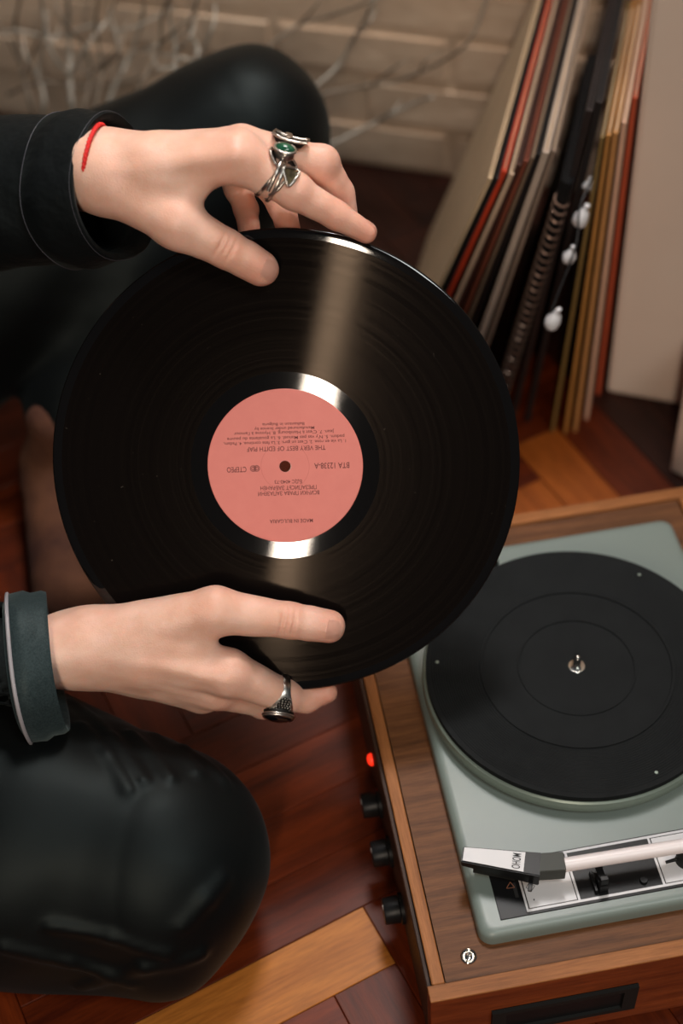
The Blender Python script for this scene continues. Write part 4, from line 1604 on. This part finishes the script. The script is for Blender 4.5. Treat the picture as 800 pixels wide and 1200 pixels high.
def build_jewellery():
    view = -FW
    fnL = hand_sdf(HL)

    def on_skin(px, py, lift):
        """where the line of sight meets the upper hand, raised off the skin"""
        rd = ray(px, py)
        t = 0.70
        for _ in range(60):
            t += 0.8 * float(fnL((CAM + t * rd)[None].astype(np.float32))[0]) / np.linalg.norm(rd)
        p = CAM + t * rd
        e = 0.0008
        gr = np.array([float(fnL((p + e * a)[None].astype(np.float32))[0]) for a in np.eye(3)]) - float(fnL(p[None].astype(np.float32))[0])
        return p + lift * unit(gr)
    # ---- openwork ring with green stone on the index finger of the upper hand
    f, rad = HL['fingers'][0]
    ax = unit(f[1] - f[0])
    c = f[0] + ax * np.dot(at_rec(322, 206, 0.025) - f[0], ax)
    rr = 0.0130
    topd = unit(0.80 * UP + 0.55 * view + 0.2 * RT)
    root = empty('openwork_ring')
    tag(root, 'openwork silver ring with oval green stone on index finger of upper hand', 'ring')
    for sh_, tl, wdt in ((-0.0012, -0.20, 0.0024), (0.0016, 0.10, 0.0020)):
        bm = bmesh.new()
        ring_band(bm, c + ax * sh_, unit(ax + tl * unit(UP - np.dot(UP, ax) * ax)), topd, rr, wdt, 0.0013)
        from_bm('band', bm, 'silver', root, True, 60)

    def strip(px, lift, r, nm, closed=False, flat=0.6):
        pts = [on_skin(x, y, lift) for x, y in px]
        cv = catmull(pts, 4, closed) if len(pts) > 2 else pts
        return tube(nm, cv, r, 'silver', root, 8, closed=closed, flat=1.0)

    def inlay(px, lift, m, par):
        lp = [on_skin(x, y, lift) for x, y in px]
        bm = bmesh.new()
        cen = sum(lp) / len(lp)
        vc = bm.verts.new(cen + view * 0.0008)
        vs = [bm.verts.new(p) for p in lp]
        for k in range(len(vs)):
            bm.faces.new((vc, vs[k], vs[(k + 1) % len(vs)]))
        return from_bm('inlay', bm, m, par, True)
    strip([(333, 180), (327, 192), (321, 205), (314, 221)], 0.0026, 0.0014, 'bar')
    left = [(329, 181), (318, 177), (314, 178), (317, 187), (323, 195)]
    fr = strip(left, 0.0020, 0.0008, 'leaf_frame', True)
    inlay(left, 0.0012, 'silver_dark', fr)
    tri = [(333, 184), (341, 186), (346.5, 195), (330, 194.5)]
    fr = strip(tri, 0.0020, 0.0008, 'leaf_frame', True)
    inlay(tri, 0.0012, 'silver_dark', fr)
    mar = [(330, 199), (340, 199.5), (349, 204), (345, 212), (338, 218.5), (333, 210)]
    fr = strip(mar, 0.0022, 0.0009, 'leaf_frame', True)
    inlay(mar, 0.0014, 'smoky', fr)
    strip([(332, 213), (325, 221), (316, 227)], 0.0018, 0.0010, 'bar')
    # oval bezel with cabochon at the top
    sc = at_rec(334, 174, 0.034)
    nst = unit(0.72 * view + 0.62 * UP + 0.15 * RT)
    major = unit(0.94 * RT - 0.34 * UP)
    x = unit(major - np.dot(major, nst) * nst)
    y = np.cross(nst, x)
    tube('stone_setting', [sc + x * 0.0066 * math.cos(t) + y * 0.0046 * math.sin(t) for t in np.linspace(0, 2 * PI, 25)[:-1]], 0.0009, 'silver', root, 8, closed=True)
    dome('setting_base', sc - nst * 0.0022, nst, major, 0.0062, 0.0042, 0.0012, 'silver', root, base=0.0035)
    dome('green_stone', sc - nst * 0.0004, nst, major, 0.0062, 0.0042, 0.0034, 'jade', root, base=0.0012)

    # ---- flat-topped ring on the middle finger
    f, rad = HL['fingers'][1]
    ax = unit(f[1] - f[0])
    pc_ = at_rec(340, 163, 0.020)
    c = f[0] + ax * np.dot(pc_ - f[0], ax)
    topd = unit(pc_ - c)
    rr = 0.0124
    root = empty('rectangular_ring')
    tag(root, 'silver ring with flat rectangular top on middle finger of upper hand', 'ring')
    bm = bmesh.new()
    ring_band(bm, c, ax, topd, rr, 0.004, 0.0014)
    from_bm('band', bm, 'silver', root, True, 60)
    nx_ = unit(0.96 * RT - 0.29 * UP)
    nn = unit(0.86 * UP + 0.40 * view + 0.1 * RT)
    nn = unit(nn - np.dot(nn, nx_) * nx_)
    ny = np.cross(nn, nx_)
    L, W = 0.0104, 0.0056
    # raised silver border, bowed along its length, round a dark flat inset
    cor = []
    for (a, b) in ((-1, -1), (-0.5, -1), (0, -1), (0.5, -1), (1, -1), (1, 0), (1, 1), (0.5, 1), (0, 1), (-0.5, 1), (-1, 1), (-1, 0)):
        cor.append(pc_ + nx_ * a * L + ny * b * W + nn * (0.0016 * a * a))
    tube('border', cor, 0.0010, 'silver', root, 8, closed=True)
    bm = bmesh.new()
    vt = [bm.verts.new(p - nn * 0.0002) for p in cor]
    vb = [bm.verts.new(p * 0.75 + (pc_ - nn * 0.0) * 0.25 - nn * 0.0040) for p in cor]
    bm.faces.new(vt)
    bm.faces.new(list(reversed(vb)))
    for k in range(len(vt)):
        bm.faces.new((vt[k], vt[(k + 1) % len(vt)], vb[(k + 1) % len(vt)], vb[k]))
    from_bm('inset', bm, 'silver_dark', root)

    # ---- signet ring on the lower hand
    f, rad = HR['fingers'][0]
    c = 0.07 * f[0] + 0.93 * f[1]
    ax = unit(0.5 * unit(f[1] - f[0]) + 0.5 * RT)
    stoned = unit(-0.93 * UP + 0.42 * view - 0.12 * RT)
    stoned = unit(stoned - np.dot(stoned, ax) * ax)
    rr = 0.0122
    root = empty('signet_ring')
    tag(root, 'chunky engraved silver ring with oval black stone on lower hand', 'ring')
    bm = bmesh.new()
    ring_band(bm, c, ax, stoned, rr, 0.004, 0.0018, 64, wfun=lambda a: 0.0050 + 0.0125 * max(0, math.cos(a)) ** 1.6)
    from_bm('band', bm, 'silver', root, True, 60)
    bx = np.cross(stoned, ax)
    sc = c + stoned * (rr + 0.0028)
    x = ax
    y = np.cross(stoned, x)
    for k, (s, dz) in enumerate(((1.0, 0.0), (0.94, 0.0012))):
        tube('bezel', [sc + stoned * dz + x * 0.0105 * s * math.cos(t) + y * 0.0082 * s * math.sin(t) for t in np.linspace(0, 2 * PI, 33)[:-1]], 0.0008, 'silver', root, 8, closed=True)
    dome('bezel_cup', sc - stoned * 0.0012, stoned, x, 0.0102, 0.0080, 0.0014, 'silver_dark', root, base=0.0018)
    dome('black_stone', sc + stoned * 0.0004, stoned, x, 0.0096, 0.0074, 0.0036, 'onyx', root, base=0.0008)
    # beaded scroll work on both shoulders
    random.seed(5)
    bm = bmesh.new()
    for sgn in (-1, 1):
        for i in range(6):
            a = sgn * (0.52 + i * 0.115)
            half = 0.5 * (0.0050 + 0.0125 * max(0, math.cos(a)) ** 1.6) * 0.78
            nb_ = max(2, int(half / 0.0008))
            for j in range(nb_):
                z = -half + 2 * half * (j + 0.5 * (i % 2)) / max(1, nb_ - 0.5)
                e = stoned * math.cos(a) + np.cross(ax, stoned) * math.sin(a)
                p = c + e * (rr + 0.0018) + ax * z
                bmesh.ops.create_icosphere(bm, subdivisions=1, radius=0.00062, matrix=Matrix.Translation(p))
    from_bm('beading', bm, 'silver', root, True)
    bm = bmesh.new()
    ring_band(bm, c, ax, stoned, rr + 0.0012, 0.003, 0.00075, 64, wfun=lambda a: 0.7 * (0.0050 + 0.0125 * max(0, math.cos(a)) ** 1.6) if 0.45 < abs((a + PI) % (2 * PI) - PI) < 1.15 else 0.0002)
    from_bm('shoulder_recess', bm, 'silver_dark', root, True, 60)

    # ---- red thread bracelet on the upper wrist
    cb = at_rec(112, 194, 0.006)
    axw = unit(0.93 * RT - 0.38 * UP + 0.0 * view)
    n1 = unit(view - np.dot(view, axw) * axw)
    n2 = np.cross(axw, n1)
    bm = bmesh.new()
    for ph in (0.0, PI):
        pts = []
        for k in range(160):
            a = 2 * PI * k / 160
            rr_, tw = 1.0, a * 30 + ph
            base_r = n1 * math.cos(a) * 0.0305 + n2 * math.sin(a) * 0.0228
            pts.append(cb + base_r * 1.06 * (1 + 0.016 * math.cos(tw)) + axw * (0.0007 * math.sin(tw) + 0.004 * math.sin(a)))
        add_tube(bm, pts, 0.00095, 5, closed=True)
    o = from_bm('thread_bracelet', bm, 'thread', None, True)
    tag(o, 'twisted red thread bracelet around the wrist of the upper hand', 'bracelet')


# ================================================================== BUILD
build_floor()
PC = build_walls()
build_turntable()
build_record()
build_sleeves(PC)
build_branches()
build_person()
build_jewellery()
# pale board standing at the right edge, beyond the record player
pb = at_z(793, 566, 0.0)
bd = box('pale_board', (0, 0, 0), (0.22, 0.016, 0.14), 'plaster', None, 0.003)
bd.location = (pb[0] + 0.008, pb[1] + 0.004, 0.0005)
bd.rotation_euler = (0, 0, WALL_ANG + 1.2)
tag(bd, 'pale upright board standing beyond the far corner of the record player', 'board')

print('WR', HL['wrist'][1], HR['wrist'][1], HL['wrist'][1] + HL['fore'] * 0.245, HR['wrist'][1] + HR['fore'] * 0.245, KNEE_L, KNEE_R, ANK_L, PC)
